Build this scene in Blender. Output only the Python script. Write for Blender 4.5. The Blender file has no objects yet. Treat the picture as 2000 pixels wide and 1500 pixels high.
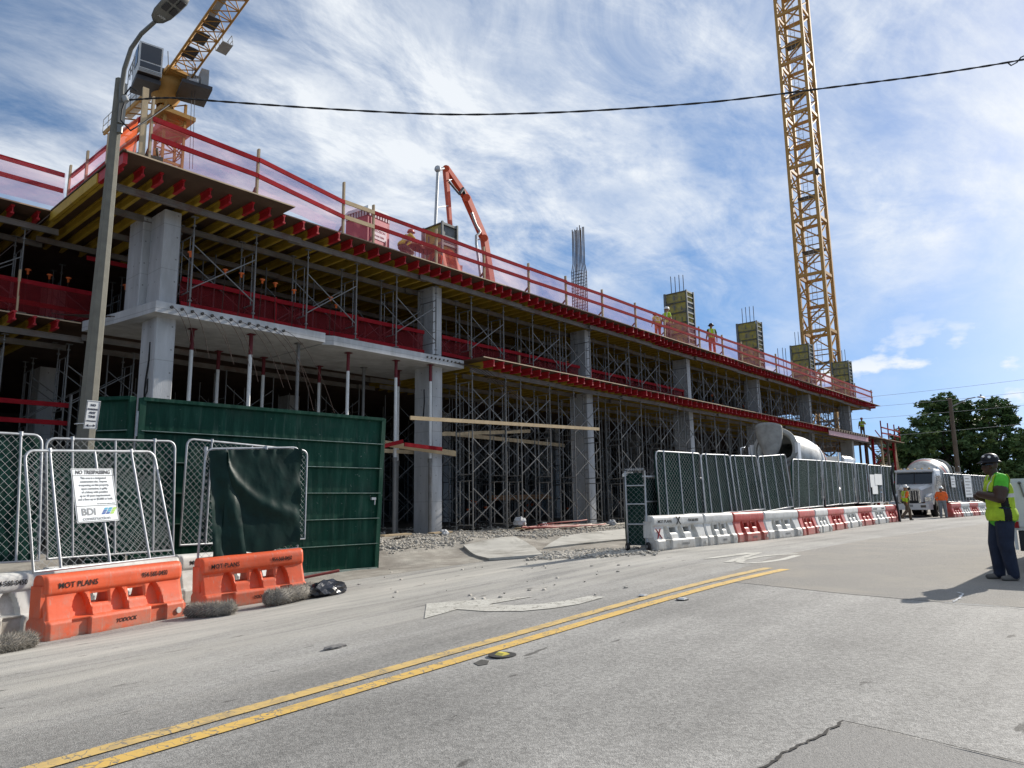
import bpy, bmesh, math, random
import numpy as np
from mathutils import Vector, Matrix
random.seed(7)
RAD=math.radians
sc=bpy.context.scene
COL=sc.collection
# ------------------------------------------------------------------ camera
FPX=1400.0; PITCH=RAD(9.41); ROLL=RAD(0.8); AX=RAD(41.4)
CAM=Vector((0,0,1.2))
_fh=Vector((math.cos(AX),math.sin(AX),0)); _r0=Vector((math.sin(AX),-math.cos(AX),0)); _u0=Vector((0,0,1))
_F=_fh*math.cos(PITCH)+_u0*math.sin(PITCH); _U=-_fh*math.sin(PITCH)+_u0*math.cos(PITCH)
_r=_r0*math.cos(ROLL)-_U*math.sin(ROLL); _u=_r0*math.sin(ROLL)+_U*math.cos(ROLL)
cd=bpy.data.cameras.new('camera'); cam=bpy.data.objects.new('camera',cd); COL.objects.link(cam)
cd.sensor_width=36; cd.lens=FPX/2000*36; cd.clip_end=3000; cd.clip_start=.05
cam.matrix_world=Matrix(((_r.x,_u.x,-_F.x,CAM.x),(_r.y,_u.y,-_F.y,CAM.y),(_r.z,_u.z,-_F.z,CAM.z),(0,0,0,1)))
sc.camera=cam
# ------------------------------------------------------------------ sun, sky, exposure
SUN_AZ=RAD(-9); SUN_EL=RAD(29)
sd=bpy.data.lights.new('sun','SUN'); sd.energy=4.8; sd.angle=RAD(.55); sd.color=(1,.93,.83)
sun=bpy.data.objects.new('sun',sd); COL.objects.link(sun)
_sv=Vector((math.cos(SUN_EL)*math.cos(SUN_AZ),math.cos(SUN_EL)*math.sin(SUN_AZ),math.sin(SUN_EL)))
sun.rotation_euler=_sv.to_track_quat('Z','Y').to_euler(); sun.location=(0,0,80)
w=bpy.data.worlds.new('World'); sc.world=w; w.use_nodes=True
def build_world():
    nt=w.node_tree; N=nt.nodes; L=nt.links; N.clear()
    def nd(t,**k):
        n=N.new(t)
        for a,b in k.items(): setattr(n,a,b)
        return n
    out=nd('ShaderNodeOutputWorld'); bg=nd('ShaderNodeBackground'); bg.inputs[1].default_value=.075
    sky=nd('ShaderNodeTexSky',sky_type='NISHITA',sun_disc=False,sun_elevation=SUN_EL,sun_rotation=math.pi/2-SUN_AZ,altitude=0,air_density=1.0,dust_density=.4,ozone_density=2.2)
    tc=nd('ShaderNodeTexCoord'); sep=nd('ShaderNodeSeparateXYZ'); L.new(tc.outputs['Generated'],sep.inputs[0])
    def mth(op,a,b=None,c=None):
        n=nd('ShaderNodeMath',operation=op)
        for i,x in enumerate((a,b,c)):
            if x is None: continue
            if isinstance(x,(int,float)): n.inputs[i].default_value=x
            else: L.new(x,n.inputs[i])
        return n.outputs[0]
    # look up the clear sky a little above the true horizon: no yellow band in this humid midday air
    cbv=nd('ShaderNodeCombineXYZ'); L.new(sep.outputs[0],cbv.inputs[0]); L.new(sep.outputs[1],cbv.inputs[1]); L.new(mth('ADD',mth('MULTIPLY',mth('MAXIMUM',sep.outputs[2],0.0),.80),.22),cbv.inputs[2])
    vn=nd('ShaderNodeVectorMath',operation='NORMALIZE'); L.new(cbv.outputs[0],vn.inputs[0]); L.new(vn.outputs[0],sky.inputs[0])
    zc=mth('ADD',mth('MAXIMUM',sep.outputs[2],0.0),.16)
    px=mth('DIVIDE',sep.outputs[0],zc); py=mth('DIVIDE',sep.outputs[1],zc)
    def layer(ang,sx,sy,scale,detail,rough,dist,off,warp=None):
        cb=nd('ShaderNodeCombineXYZ'); L.new(px,cb.inputs[0]); L.new(py,cb.inputs[1]); src=cb.outputs[0]
        if warp is not None:
            wn=nd('ShaderNodeTexNoise'); wn.inputs['Scale'].default_value=warp[0]; wn.inputs['Detail'].default_value=2; L.new(src,wn.inputs['Vector'])
            wa=nd('ShaderNodeVectorMath',operation='MULTIPLY_ADD'); L.new(wn.outputs['Color'],wa.inputs[0]); wa.inputs[1].default_value=(warp[1],)*3; L.new(src,wa.inputs[2]); src=wa.outputs[0]
        mp=nd('ShaderNodeMapping'); mp.inputs['Rotation'].default_value=(0,0,ang); mp.inputs['Scale'].default_value=(sx,sy,1); mp.inputs['Location'].default_value=off
        L.new(src,mp.inputs[0])
        no=nd('ShaderNodeTexNoise'); no.inputs['Scale'].default_value=scale; no.inputs['Detail'].default_value=detail; no.inputs['Roughness'].default_value=rough; no.inputs['Distortion'].default_value=dist
        L.new(mp.outputs[0],no.inputs['Vector']); return no.outputs[0]
    def ramp(x,a,b):
        n=nd('ShaderNodeMapRange',interpolation_type='SMOOTHSTEP'); L.new(x,n.inputs[0]); n.inputs[1].default_value=a; n.inputs[2].default_value=b; return n.outputs[0]
    big=ramp(layer(.4,.8,1.0,1.0,3,.5,.0,(5.1,0.3,0)),.34,.62)
    veil=ramp(layer(-.3,.72,1.15,2.3,12,.64,.0,(7.3,2.2,1),(1.3,.70)),.29,.69)
    wisp=ramp(layer(.1,.6,1.5,4.2,12,.70,.0,(1.3,8.2,2),(1.6,.40)),.38,.76)
    a=mth('ADD',mth('MULTIPLY',mth('ADD',mth('MULTIPLY',big,.70),.32),mth('ADD',mth('MULTIPLY',veil,.85),.06)),mth('MULTIPLY',mth('MULTIPLY',wisp,.55),mth('ADD',mth('MULTIPLY',big,.6),.3)))
    lowfade=ramp(sep.outputs[2],.10,.36)
    a=mth('MULTIPLY',a,mth('ADD',mth('MULTIPLY',lowfade,.86),.14))
    # small cumulus low over the horizon
    mpc=nd('ShaderNodeMapping'); mpc.inputs['Scale'].default_value=(1,1,2.1); mpc.inputs['Location'].default_value=(.30,.13,.42); L.new(tc.outputs['Generated'],mpc.inputs[0])
    nc=nd('ShaderNodeTexNoise'); nc.inputs['Scale'].default_value=7.5; nc.inputs['Detail'].default_value=9; nc.inputs['Roughness'].default_value=.52; L.new(mpc.outputs[0],nc.inputs['Vector'])
    cu=ramp(nc.outputs[0],.55,.63)
    band=mth('MULTIPLY',ramp(sep.outputs[2],.0,.03),mth('SUBTRACT',1.0,ramp(sep.outputs[2],.14,.25)))
    cu=mth('MULTIPLY',cu,band)
    al=mth('MINIMUM',mth('MAXIMUM',a,cu),.93)
    hs=nd('ShaderNodeHueSaturation'); hs.inputs['Saturation'].default_value=1.34; hs.inputs['Value'].default_value=1.3; L.new(sky.outputs[0],hs.inputs['Color'])
    mix=nd('ShaderNodeMix',data_type='RGBA'); L.new(al,mix.inputs[0]); L.new(hs.outputs[0],mix.inputs[6]); mix.inputs[7].default_value=(9.6,10.0,10.4,1)
    L.new(mix.outputs[2],bg.inputs[0]); L.new(bg.outputs[0],out.inputs[0])
build_world()
sc.view_settings.view_transform='Standard'; sc.view_settings.look='None'; sc.view_settings.exposure=0.38; sc.view_settings.gamma=1.0; sc.view_settings.use_curve_mapping=False
sc.render.engine='CYCLES'; sc.cycles.max_bounces=6; sc.cycles.diffuse_bounces=3; sc.cycles.transparent_max_bounces=16; sc.cycles.use_denoising=True; sc.cycles.caustics_reflective=False; sc.cycles.caustics_refractive=False
# ------------------------------------------------------------------ photo ray helpers: a pixel of the photograph plus a known depth gives a place
def ray(px,py): return _F+_r*((px-1000)/FPX)+_u*((750-py)/FPX)
def ony(px,py,y): d=ray(px,py); return CAM+d*(y/d.y)
def onz(px,py,z): d=ray(px,py); return CAM+d*((z-CAM.z)/d.z)
def ond(px,py,t): return CAM+ray(px,py)*t
def _sp(t,k=1.5): return math.log1p(math.exp(-abs(t)*k))/k+max(t,0)
def gz(x,y):
    u=x*math.sin(AX)-y*math.cos(AX)
    ww=min(1,max(0,(18.-y)/4.)); ww=ww*ww*(3-2*ww)
    v=min(1,max(0,(u+45)/25)); 
    return -.058*(_sp(3-u)-_sp(-6.0-u))*ww*v
def gnd(px,py,off=0.):
    d=ray(px,py); z=0.
    for i in range(50):
        p=CAM+d*((z+off-CAM.z)/d.z); z=.5*z+.5*gz(p.x,p.y)
    p=CAM+d*((z+off-CAM.z)/d.z); return p
# ------------------------------------------------------------------ materials (all procedural)
MATS={}
def M(name,col,rough=.6,metal=0.,var=.18,scale=2.,bump=0.,bscale=60.,dirt=None,dscale=1.2,dlo=.5,dhi=.7,spec=.4,detail=6,alpha=None,trans=None,stretch=None):
    if name in MATS: return MATS[name]
    m=bpy.data.materials.new(name); m.use_nodes=True; nt=m.node_tree; N=nt.nodes; L=nt.links; N.clear()
    out=N.new('ShaderNodeOutputMaterial'); b=N.new('ShaderNodeBsdfPrincipled'); L.new(b.outputs[0],out.inputs[0])
    geo=N.new('ShaderNodeNewGeometry'); pos=geo.outputs['Position']
    if stretch:
        mp=N.new('ShaderNodeMapping'); mp.inputs['Scale'].default_value=stretch; L.new(pos,mp.inputs[0]); pos=mp.outputs[0]
    n=N.new('ShaderNodeTexNoise'); n.inputs['Scale'].default_value=scale; n.inputs['Detail'].default_value=detail; n.inputs['Roughness'].default_value=.6; L.new(pos,n.inputs['Vector'])
    r=N.new('ShaderNodeMapRange'); L.new(n.outputs[0],r.inputs[0]); r.inputs[1].default_value=.3; r.inputs[2].default_value=.7; r.inputs[3].default_value=1-var; r.inputs[4].default_value=1+var
    mx=N.new('ShaderNodeVectorMath'); mx.operation='SCALE'; mx.inputs[0].default_value=col[:3]; L.new(r.outputs[0],mx.inputs['Scale'])
    c=mx.outputs[0]
    if dirt is not None:
        n2=N.new('ShaderNodeTexNoise'); n2.inputs['Scale'].default_value=dscale; n2.inputs['Detail'].default_value=8; n2.inputs['Roughness'].default_value=.68; L.new(pos,n2.inputs['Vector'])
        r2=N.new('ShaderNodeMapRange'); L.new(n2.outputs[0],r2.inputs[0]); r2.inputs[1].default_value=dlo; r2.inputs[2].default_value=dhi
        m2=N.new('ShaderNodeMix'); m2.data_type='RGBA'; L.new(r2.outputs[0],m2.inputs[0]); L.new(c,m2.inputs[6]); m2.inputs[7].default_value=(*dirt,1); c=m2.outputs[2]
    L.new(c,b.inputs['Base Color'])
    b.inputs['Roughness'].default_value=rough; b.inputs['Metallic'].default_value=metal; b.inputs['Specular IOR Level'].default_value=spec
    if bump:
        n3=N.new('ShaderNodeTexNoise'); n3.inputs['Scale'].default_value=bscale; n3.inputs['Detail'].default_value=5; L.new(pos,n3.inputs['Vector'])
        bp=N.new('ShaderNodeBump'); bp.inputs['Strength'].default_value=bump; bp.inputs['Distance'].default_value=.02; L.new(n3.outputs[0],bp.inputs['Height']); L.new(bp.outputs[0],b.inputs['Normal'])
    if alpha is not None or trans is not None:
        # thin netting: see-through weave over a lit cloth
        tr=N.new('ShaderNodeBsdfTransparent'); tr.inputs[0].default_value=(*(trans or (1,1,1)),1)
        tl=N.new('ShaderNodeBsdfTranslucent'); L.new(c,tl.inputs[0])
        ms0=N.new('ShaderNodeMixShader'); ms0.inputs[0].default_value=.45; L.new(b.outputs[0],ms0.inputs[1]); L.new(tl.outputs[0],ms0.inputs[2])
        ms=N.new('ShaderNodeMixShader'); ms.inputs[0].default_value=alpha; L.new(tr.outputs[0],ms.inputs[1]); L.new(ms0.outputs[0],ms.inputs[2]); L.new(ms.outputs[0],out.inputs[0])
    MATS[name]=m; return m
CONC=M('concrete',(.46,.47,.48),.85,var=.20,scale=1.6,stretch=(1.6,1.6,.35),bump=.25,bscale=25,dirt=(.33,.33,.32),dscale=.9,dlo=.52,dhi=.8)
def extend(m,fn):
    nt=m.node_tree; b=[n for n in nt.nodes if n.type=='BSDF_PRINCIPLED'][0]; l=b.inputs['Base Color'].links[0]; src=l.from_socket; c=fn(nt,nt.nodes,nt.links,src); nt.links.new(c,b.inputs['Base Color']); return m
def _math(N,L,op,a,b=None):
    n=N.new('ShaderNodeMath'); n.operation=op
    for i,x in enumerate((a,b)):
        if x is None: continue
        if isinstance(x,(int,float)): n.inputs[i].default_value=x
        else: L.new(x,n.inputs[i])
    return n.outputs[0]
def _mix(N,L,f,a,col):
    n=N.new('ShaderNodeMix'); n.data_type='RGBA'; L.new(f,n.inputs[0]); L.new(a,n.inputs[6]); n.inputs[7].default_value=(*col,1); return n.outputs[2]
def _form_marks(nt,N,L,c):
    # panel joints and tie holes left by the column forms, and small air voids
    g=N.new('ShaderNodeNewGeometry'); s=N.new('ShaderNodeSeparateXYZ'); L.new(g.outputs['Position'],s.inputs[0]); M_=lambda *a:_math(N,L,*a)
    j=M_('LESS_THAN',M_('FRACT',M_('DIVIDE',s.outputs[2],1.27)),.014); 
    u=M_('SUBTRACT',M_('FRACT',M_('DIVIDE',M_('ADD',s.outputs[0],s.outputs[1]),.42)),.5); v=M_('SUBTRACT',M_('FRACT',M_('DIVIDE',s.outputs[2],.635)),.5)
    d=M_('ADD',M_('MULTIPLY',M_('MULTIPLY',u,u),.176),M_('MULTIPLY',M_('MULTIPLY',v,v),.403)); h=M_('LESS_THAN',d,.0005)
    vo=N.new('ShaderNodeTexVoronoi'); vo.inputs['Scale'].default_value=9; L.new(g.outputs['Position'],vo.inputs['Vector']); b=M_('LESS_THAN',vo.outputs['Distance'],.07)
    f=M_('MINIMUM',M_('ADD',M_('ADD',M_('MULTIPLY',j,.45),M_('MULTIPLY',h,.8)),M_('MULTIPLY',b,.5)),.85)
    return _mix(N,L,f,c,(.16,.16,.155))
extend(CONC,_form_marks)
CONC_OLD=M('concrete_pole',(.155,.15,.125),.9,var=.14,scale=6,bump=.35,bscale=90)
PLY=M('plywood',(.10,.062,.042),.75,var=.25,scale=1.5)  # dark brown ply, deepened further to paint in shade under the decks
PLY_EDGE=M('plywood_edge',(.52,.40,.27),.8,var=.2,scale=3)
JOIST=M('yellow_joist',(.46,.31,.035),.6,var=.22,scale=2.5,dirt=(.22,.15,.05),dscale=2.5,dlo=.55,dhi=.8)
RED=M('red_paint',(.42,.016,.022),.5,var=.2,scale=2.5,dirt=(.22,.03,.03),dscale=3,dlo=.55,dhi=.8)
REDRAIL=M('red_timber',(.25,.012,.018),.9,spec=.1,var=.25,scale=2,dirt=(.34,.06,.055),dscale=2.5,dlo=.58,dhi=.82)
STEEL=M('shoring_steel',(.19,.19,.185),.55,.3,var=.25,scale=3,dirt=(.10,.075,.055),dscale=3,dlo=.5,dhi=.78)
STRING=M('aluminium_stringer',(.20,.185,.17),.6,.2,var=.25,scale=1.5,dirt=(.16,.09,.07),dscale=2,dlo=.5,dhi=.75)
GALV=M('galvanised',(.40,.415,.43),.45,.45,var=.2,scale=8)
WOOD=M('timber',(.45,.35,.22),.8,var=.22,scale=4,stretch=(1,1,.3),dirt=(.2,.15,.1),dscale=6,dlo=.6,dhi=.8)
NEWWOOD=M('fresh_timber',(.46,.345,.20),.75,var=.15,scale=4)
GREYWOOD=M('weathered_timber',(.15,.115,.09),.9,var=.3,scale=5,stretch=(3,3,.3))
CAPOR=M('orange_cap',(.75,.16,.04),.5,var=.1)
REBAR=M('rebar',(.06,.045,.04),.95,0.,spec=.1,var=.3,scale=6)
BLACK=M('black_rubber',(.012,.012,.013),.6,var=.2)
WHITEP=M('white_paint',(.68,.69,.68),.45,var=.08,scale=2,dirt=(.4,.38,.34),dscale=2.5,dlo=.6,dhi=.85)
NETP=M('pink_net',(.95,.26,.30),.7,var=.16,scale=1.4,alpha=.24,trans=(1,.90,.94))
NETO=M('orange_net',(.95,.17,.05),.6,var=.2,scale=2,alpha=.72,trans=(1,.75,.6))
NETR=M('dark_red_net',(.30,.02,.025),.8,var=.2,scale=2,alpha=.55,trans=(1,.6,.6))
# ------------------------------------------------------------------ mesh builder
class MB:
    def __init__(s): s.v=[]; s.f=[]; s.m=[]; s.s=[]
    def add(s,vs,fs,mi=0,smooth=False):
        o=len(s.v); s.v+= [tuple(p) for p in vs]
        for f in fs: s.f.append(tuple(i+o for i in f)); s.m.append(mi); s.s.append(smooth)
        return s
    def box(s,lo,hi,mi=0):
        x0,y0,z0=lo; x1,y1,z1=hi
        return s.add([(x0,y0,z0),(x1,y0,z0),(x1,y1,z0),(x0,y1,z0),(x0,y0,z1),(x1,y0,z1),(x1,y1,z1),(x0,y1,z1)],[(0,3,2,1),(4,5,6,7),(0,1,5,4),(1,2,6,5),(2,3,7,6),(3,0,4,7)],mi)
    def frame(s,a,b,up):
        a=Vector(a); b=Vector(b); d=(b-a); 
        if d.length<1e-9: d=Vector((0,0,1))
        d.normalize(); u=Vector(up)
        if abs(d.dot(u))>.98: u=Vector((1,0,0)) if abs(d.x)<.9 else Vector((0,1,0))
        x=d.cross(u).normalized(); y=x.cross(d).normalized(); return a,b,x,y
    def bar(s,a,b,w,h,up=(0,0,1),mi=0):
        a,b,x,y=s.frame(a,b,up); x=x*(w/2); y=y*(h/2)
        return s.add([a-x-y,a+x-y,a+x+y,a-x+y,b-x-y,b+x-y,b+x+y,b-x+y],[(0,3,2,1),(4,5,6,7),(0,1,5,4),(1,2,6,5),(2,3,7,6),(3,0,4,7)],mi)
    def cyl(s,a,b,r,n=8,r2=None,mi=0,caps=True,smooth=True):
        r2=r if r2 is None else r2
        a,b,x,y=s.frame(a,b,(0,0,1)); vs=[]
        for p,q in((a,r),(b,r2)):
            for i in range(n): t=2*math.pi*i/n; vs.append(p+x*(math.cos(t)*q)+y*(math.sin(t)*q))
        s.add(vs,[(i,(i+1)%n,n+(i+1)%n,n+i) for i in range(n)],mi,smooth)
        if caps: s.add(vs,[tuple(range(n))[::-1],tuple(range(n,2*n))],mi,False)
        return s
    def tube(s,pts,r,n=6,mi=0,closed=False,smooth=True):
        pts=[Vector(p) for p in pts]; k=len(pts); rs=r if isinstance(r,(list,tuple)) else [r]*k
        vs=[]; up=Vector((0,0,1)); px=None
        for i,p in enumerate(pts):
            d=(pts[(i+1)%k]-pts[i-1]) if closed else (pts[min(i+1,k-1)]-pts[max(i-1,0)])
            d.normalize()
            if px is None:
                u=up if abs(d.z)<.9 else Vector((1,0,0)); px=d.cross(u).normalized()
            x=(px-d*px.dot(d)).normalized(); px=x; y=d.cross(x)
            for j in range(n): t=2*math.pi*j/n; vs.append(p+x*(math.cos(t)*rs[i])+y*(math.sin(t)*rs[i]))
        fs=[]
        for i in range(k if closed else k-1):
            a=i*n; b=((i+1)%k)*n
            fs+=[(a+j,a+(j+1)%n,b+(j+1)%n,b+j) for j in range(n)]
        s.add(vs,fs,mi,smooth)
        if not closed: s.add(vs,[tuple(range(n))[::-1],tuple(range((k-1)*n,k*n))],mi)
        return s
    def lathe(s,prof,c,axis=(0,0,1),n=24,mi=0,smooth=True,ref=None):
        c=Vector(c); a=Vector(axis).normalized(); u=Vector(ref) if ref else (Vector((0,0,1)) if abs(a.z)<.9 else Vector((1,0,0)))
        x=a.cross(u).normalized(); y=a.cross(x); vs=[]
        for r,h in prof:
            for j in range(n): t=2*math.pi*j/n; vs.append(c+a*h+x*(r*math.cos(t))+y*(r*math.sin(t)))
        fs=[]
        for i in range(len(prof)-1):
            fs+=[(i*n+j,i*n+(j+1)%n,(i+1)*n+(j+1)%n,(i+1)*n+j) for j in range(n)]
        return s.add(vs,fs,mi,smooth)
    def prism(s,poly,d,mi=0):
        k=len(poly); P=[Vector(p) for p in poly]; d=Vector(d); vs=P+[p+d for p in P]
        return s.add(vs,[tuple(range(k))[::-1],tuple(range(k,2*k))]+[(i,(i+1)%k,k+(i+1)%k,k+i) for i in range(k)],mi)
    def grid(s,fn,nu,nv,mi=0,smooth=True,skip=None):
        vs=[fn(i/nu,j/nv) for j in range(nv+1) for i in range(nu+1)]
        fs=[(j*(nu+1)+i,j*(nu+1)+i+1,(j+1)*(nu+1)+i+1,(j+1)*(nu+1)+i) for j in range(nv) for i in range(nu) if not(skip and skip((i+.5)/nu,(j+.5)/nv))]
        return s.add(vs,fs,mi,smooth)
    def mesh(s,name,mats,off=(0,0,0)):
        me=bpy.data.meshes.new(name); ox,oy,oz=off
        me.from_pydata([(x-ox,y-oy,z-oz) for x,y,z in s.v],[],s.f)
        mats=mats if isinstance(mats,(list,tuple)) else [mats]
        for m in mats: me.materials.append(m)
        me.polygons.foreach_set('material_index',s.m); me.polygons.foreach_set('use_smooth',s.s); me.update(); return me
    def build(s,name,mats,parent=None,off=None,**kw):
        if off is None: off=tuple(parent.matrix_world.translation) if parent is not None and parent.get('_w') else (0,0,0)
        return obj(name,s.mesh(name,mats,off),parent,**kw)
def obj(name,me,parent=None,label=None,cat=None,group=None,kind=None,loc=None):
    o=bpy.data.objects.new(name,me); COL.objects.link(o)
    if parent is not None: o.parent=parent
    tag(o,label,cat,group,kind)
    if loc is not None: o.location=loc
    return o
def tag(o,label=None,cat=None,group=None,kind=None):
    if label: o['label']=label
    if cat: o['category']=cat
    if group: o['group']=group
    if kind: o['kind']=kind
    return o
WLOC={}
def thing(name,label,cat,loc=(0,0,0),rz=0,group=None):
    o=bpy.data.objects.new(name,None); COL.objects.link(o); o.location=loc; o.rotation_euler=(0,0,rz); o.empty_display_size=.2
    tag(o,label,cat,group); WLOC[o.name]=tuple(loc); return o
def part(name,mb,mats,parent,label=None,kind=None,world=True):
    """mesh part; world=True: built in place, stored relative to its (unrotated) thing"""
    root=parent
    while root.parent is not None: root=root.parent
    off=WLOC.get(root.name,(0,0,0)) if world else (0,0,0)
    return obj(name,mb.mesh(name,mats,off),parent,label=label,kind=kind)
def single(name,mb,mats,label,cat,loc=(0,0,0),group=None,kind=None):
    return obj(name,mb.mesh(name,mats,loc),None,label,cat,group,kind,loc)
def copy_tree(o,parent=None):
    c=o.copy(); COL.objects.link(c); c.parent=parent
    for ch in list(o.children): copy_tree(ch,c)
    return c
def text_mesh(txt,size,extr=.0015,shear=0.,sx=1.,align='LEFT',bold=0.):
    cu=bpy.data.curves.new('lettering','FONT'); cu.body=txt; cu.size=size; cu.extrude=extr; cu.shear=shear; cu.align_x=align; cu.resolution_u=3; cu.offset=bold; cu.space_character=1.0
    o=bpy.data.objects.new('lettering',cu); COL.objects.link(o)
    dg=bpy.context.evaluated_depsgraph_get(); me=bpy.data.meshes.new_from_object(o.evaluated_get(dg)); bpy.data.objects.remove(o)
    for v in me.vertices: v.co.x*=sx
    return me
def text_on(txt,size,mat,parent,origin,xdir,ydir,name='lettering',sx=1.,align='LEFT',bold=0.,shear=0.,world=True):
    """flat lettering laid on a face: origin is its lower-left corner"""
    me=text_mesh(txt,size,sx=sx,align=align,bold=bold,shear=shear); me.materials.append(mat)
    x=Vector(xdir).normalized(); y=Vector(ydir); y=(y-x*y.dot(x)).normalized(); z=x.cross(y)
    off=Vector((0,0,0))
    if world and parent is not None:
        root=parent
        while root.parent is not None: root=root.parent
        off=Vector(WLOC.get(root.name,(0,0,0)))
    o=Vector(origin)-off
    me.transform(Matrix(((x.x,y.x,z.x,o.x),(x.y,y.y,z.y,o.y),(x.z,y.z,z.z,o.z),(0,0,0,1))))
    return obj(name,me,parent)
# ------------------------------------------------------------------ ground
def asphalt_mat():
    m=bpy.data.materials.new('asphalt'); m.use_nodes=True; nt=m.node_tree; N=nt.nodes; L=nt.links; b=N['Principled BSDF']
    geo=N.new('ShaderNodeNewGeometry'); pos=geo.outputs['Position']
    def noise(scale,detail=6,rough=.6,rot=0,sc=(1,1,1),dist=0):
        mp=N.new('ShaderNodeMapping'); mp.inputs['Rotation'].default_value=(0,0,rot); mp.inputs['Scale'].default_value=sc; L.new(pos,mp.inputs[0])
        n=N.new('ShaderNodeTexNoise'); n.inputs['Scale'].default_value=scale; n.inputs['Detail'].default_value=detail; n.inputs['Roughness'].default_value=rough; n.inputs['Distortion'].default_value=dist; L.new(mp.outputs[0],n.inputs['Vector']); return n.outputs[0]
    def rng(x,a,b2,c=0,d=1):
        n=N.new('ShaderNodeMapRange'); L.new(x,n.inputs[0]); n.inputs[1].default_value=a; n.inputs[2].default_value=b2; n.inputs[3].default_value=c; n.inputs[4].default_value=d; return n.outputs[0]
    def mul(a,b2):
        n=N.new('ShaderNodeMath'); n.operation='MULTIPLY'
        for i,x in enumerate((a,b2)):
            if isinstance(x,(int,float)): n.inputs[i].default_value=x
            else: L.new(x,n.inputs[i])
        return n.outputs[0]
    base=mul(rng(noise(.35,6,.6),.3,.7,.76,1.18),rng(noise(.9,4,.5,0,(.04,1.1,1)),.35,.65,.84,1.10))
    streak=rng(noise(1.1,6,.6,.06,(.10,1.3,1)),.3,.7,.86,1.12)
    # stone chips of the wearing course
    vo=N.new('ShaderNodeTexVoronoi'); vo.inputs['Scale'].default_value=120; L.new(pos,vo.inputs['Vector'])
    sepc=N.new('ShaderNodeSeparateColor'); L.new(vo.outputs['Color'],sepc.inputs[0])
    chip=rng(sepc.outputs[0],0,1,.80,1.20)
    vo2=N.new('ShaderNodeTexVoronoi'); vo2.inputs['Scale'].default_value=42; L.new(pos,vo2.inputs['Vector'])
    sep2=N.new('ShaderNodeSeparateColor'); L.new(vo2.outputs['Color'],sep2.inputs[0]); chip2=rng(sep2.outputs[1],0,1,.80,1.20)
    v=mul(mul(mul(base,streak),mul(chip,chip2)),1)
    c=N.new('ShaderNodeVectorMath'); c.operation='SCALE'; c.inputs[0].default_value=(.290,.284,.268); L.new(v,c.inputs['Scale'])
    # pale concrete dust tracked out of the gate, and dark wheel marks
    sep=N.new('ShaderNodeSeparateXYZ'); L.new(pos,sep.inputs[0])
    near=mul(rng(sep.outputs[1],5.4,8.5),rng(sep.outputs[1],19,13.)); near=mul(near,mul(rng(sep.outputs[0],-6,3),rng(sep.outputs[0],34,17)))
    dust=mul(rng(noise(1.0,8,.65,.20,(.16,1.25,1),.8),.38,.66),near)
    m1=N.new('ShaderNodeMix'); m1.data_type='RGBA'; L.new(mul(dust,.95),m1.inputs[0]); L.new(c.outputs[0],m1.inputs[6]); m1.inputs[7].default_value=(.50,.48,.43,1)
    dk=mul(rng(noise(2.2,7,.7,.22,(.12,1.6,1),1.5),.60,.72),near)
    m2=N.new('ShaderNodeMix'); m2.data_type='RGBA'; L.new(mul(dk,.75),m2.inputs[0]); L.new(m1.outputs[2],m2.inputs[6]); m2.inputs[7].default_value=(.08,.075,.07,1)
    spot=rng(noise(3.3,3,.5,.3,(.55,1.8,1)),.69,.725)
    m3=N.new('ShaderNodeMix'); m3.data_type='RGBA'; L.new(mul(spot,.75),m3.inputs[0]); L.new(m2.outputs[2],m3.inputs[6]); m3.inputs[7].default_value=(.05,.047,.043,1)
    L.new(m3.outputs[2],b.inputs['Base Color']); b.inputs['Roughness'].default_value=.82; b.inputs['Specular IOR Level'].default_value=.3
    bp=N.new('ShaderNodeBump'); bp.inputs['Strength'].default_value=.35; bp.inputs['Distance'].default_value=.01; L.new(vo.outputs['Distance'],bp.inputs['Height']); L.new(bp.outputs[0],b.inputs['Normal'])
    return m
ASPH=asphalt_mat()
def frange(a,b,s):
    r=[]; 
    while a<b-1e-6: r.append(a); a+=s
    return r
def sheet(xs,ys,zf):
    mb=MB(); nx=len(xs)
    vs=[(x,y,zf(x,y)) for y in ys for x in xs]
    fs=[(j*nx+i,j*nx+i+1,(j+1)*nx+i+1,(j+1)*nx+i) for j in range(len(ys)-1) for i in range(nx-1)]
    mb.add(vs,fs,0,True); return mb
XS=[-1500,-400,-150,-80,-50]+frange(-40,-8,2)+frange(-8,28,.3)+[28,32,40,60,90,150,400,1500]
YS=[-1500,-400,-120,-50]+frange(-40,-6,2.)+frange(-6,20,.3)+[20,24,30,60,150,400,1500]
obj('road',sheet(XS,YS,gz).mesh('road',ASPH),kind='structure',label='grey sunlit asphalt street with dust tracked from the gate')
# site yard: gravel and dirt inside the fence line
DIRT=M('site_dirt',(.33,.31,.27),.95,var=.3,scale=2.5,bump=.8,bscale=30,dirt=(.19,.17,.145),dscale=.8,dlo=.42,dhi=.66)
EDGE=[(-60,13.2),(2,13.3),(6,13.6),(8.2,13.2),(10.5,12.9),(13,12.6),(15,11.6),(16.5,10.4),(20,10.1),(45,11),(60,12),(95,13)]
def edge_y(x):
    for (a,b),(c,d) in zip(EDGE,EDGE[1:]):
        if a<=x<=c: return b+(d-b)*(x-a)/(c-a)
    return 13
def yard_z(x,y):
    e=y-edge_y(x); t=min(1,max(0,(e-1.2)/5)); t=t*t*(3-2*t)
    n=.05*math.sin(x*1.7+y)*math.sin(y*1.3-x*.6)+.04*math.sin(x*3.1)*math.sin(y*2.7)
    return gz(x,y)*(1-t)+.14*t+.012+n*min(1,max(0,(e-.8)/2))*(.9 if y<26 else .3)
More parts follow.
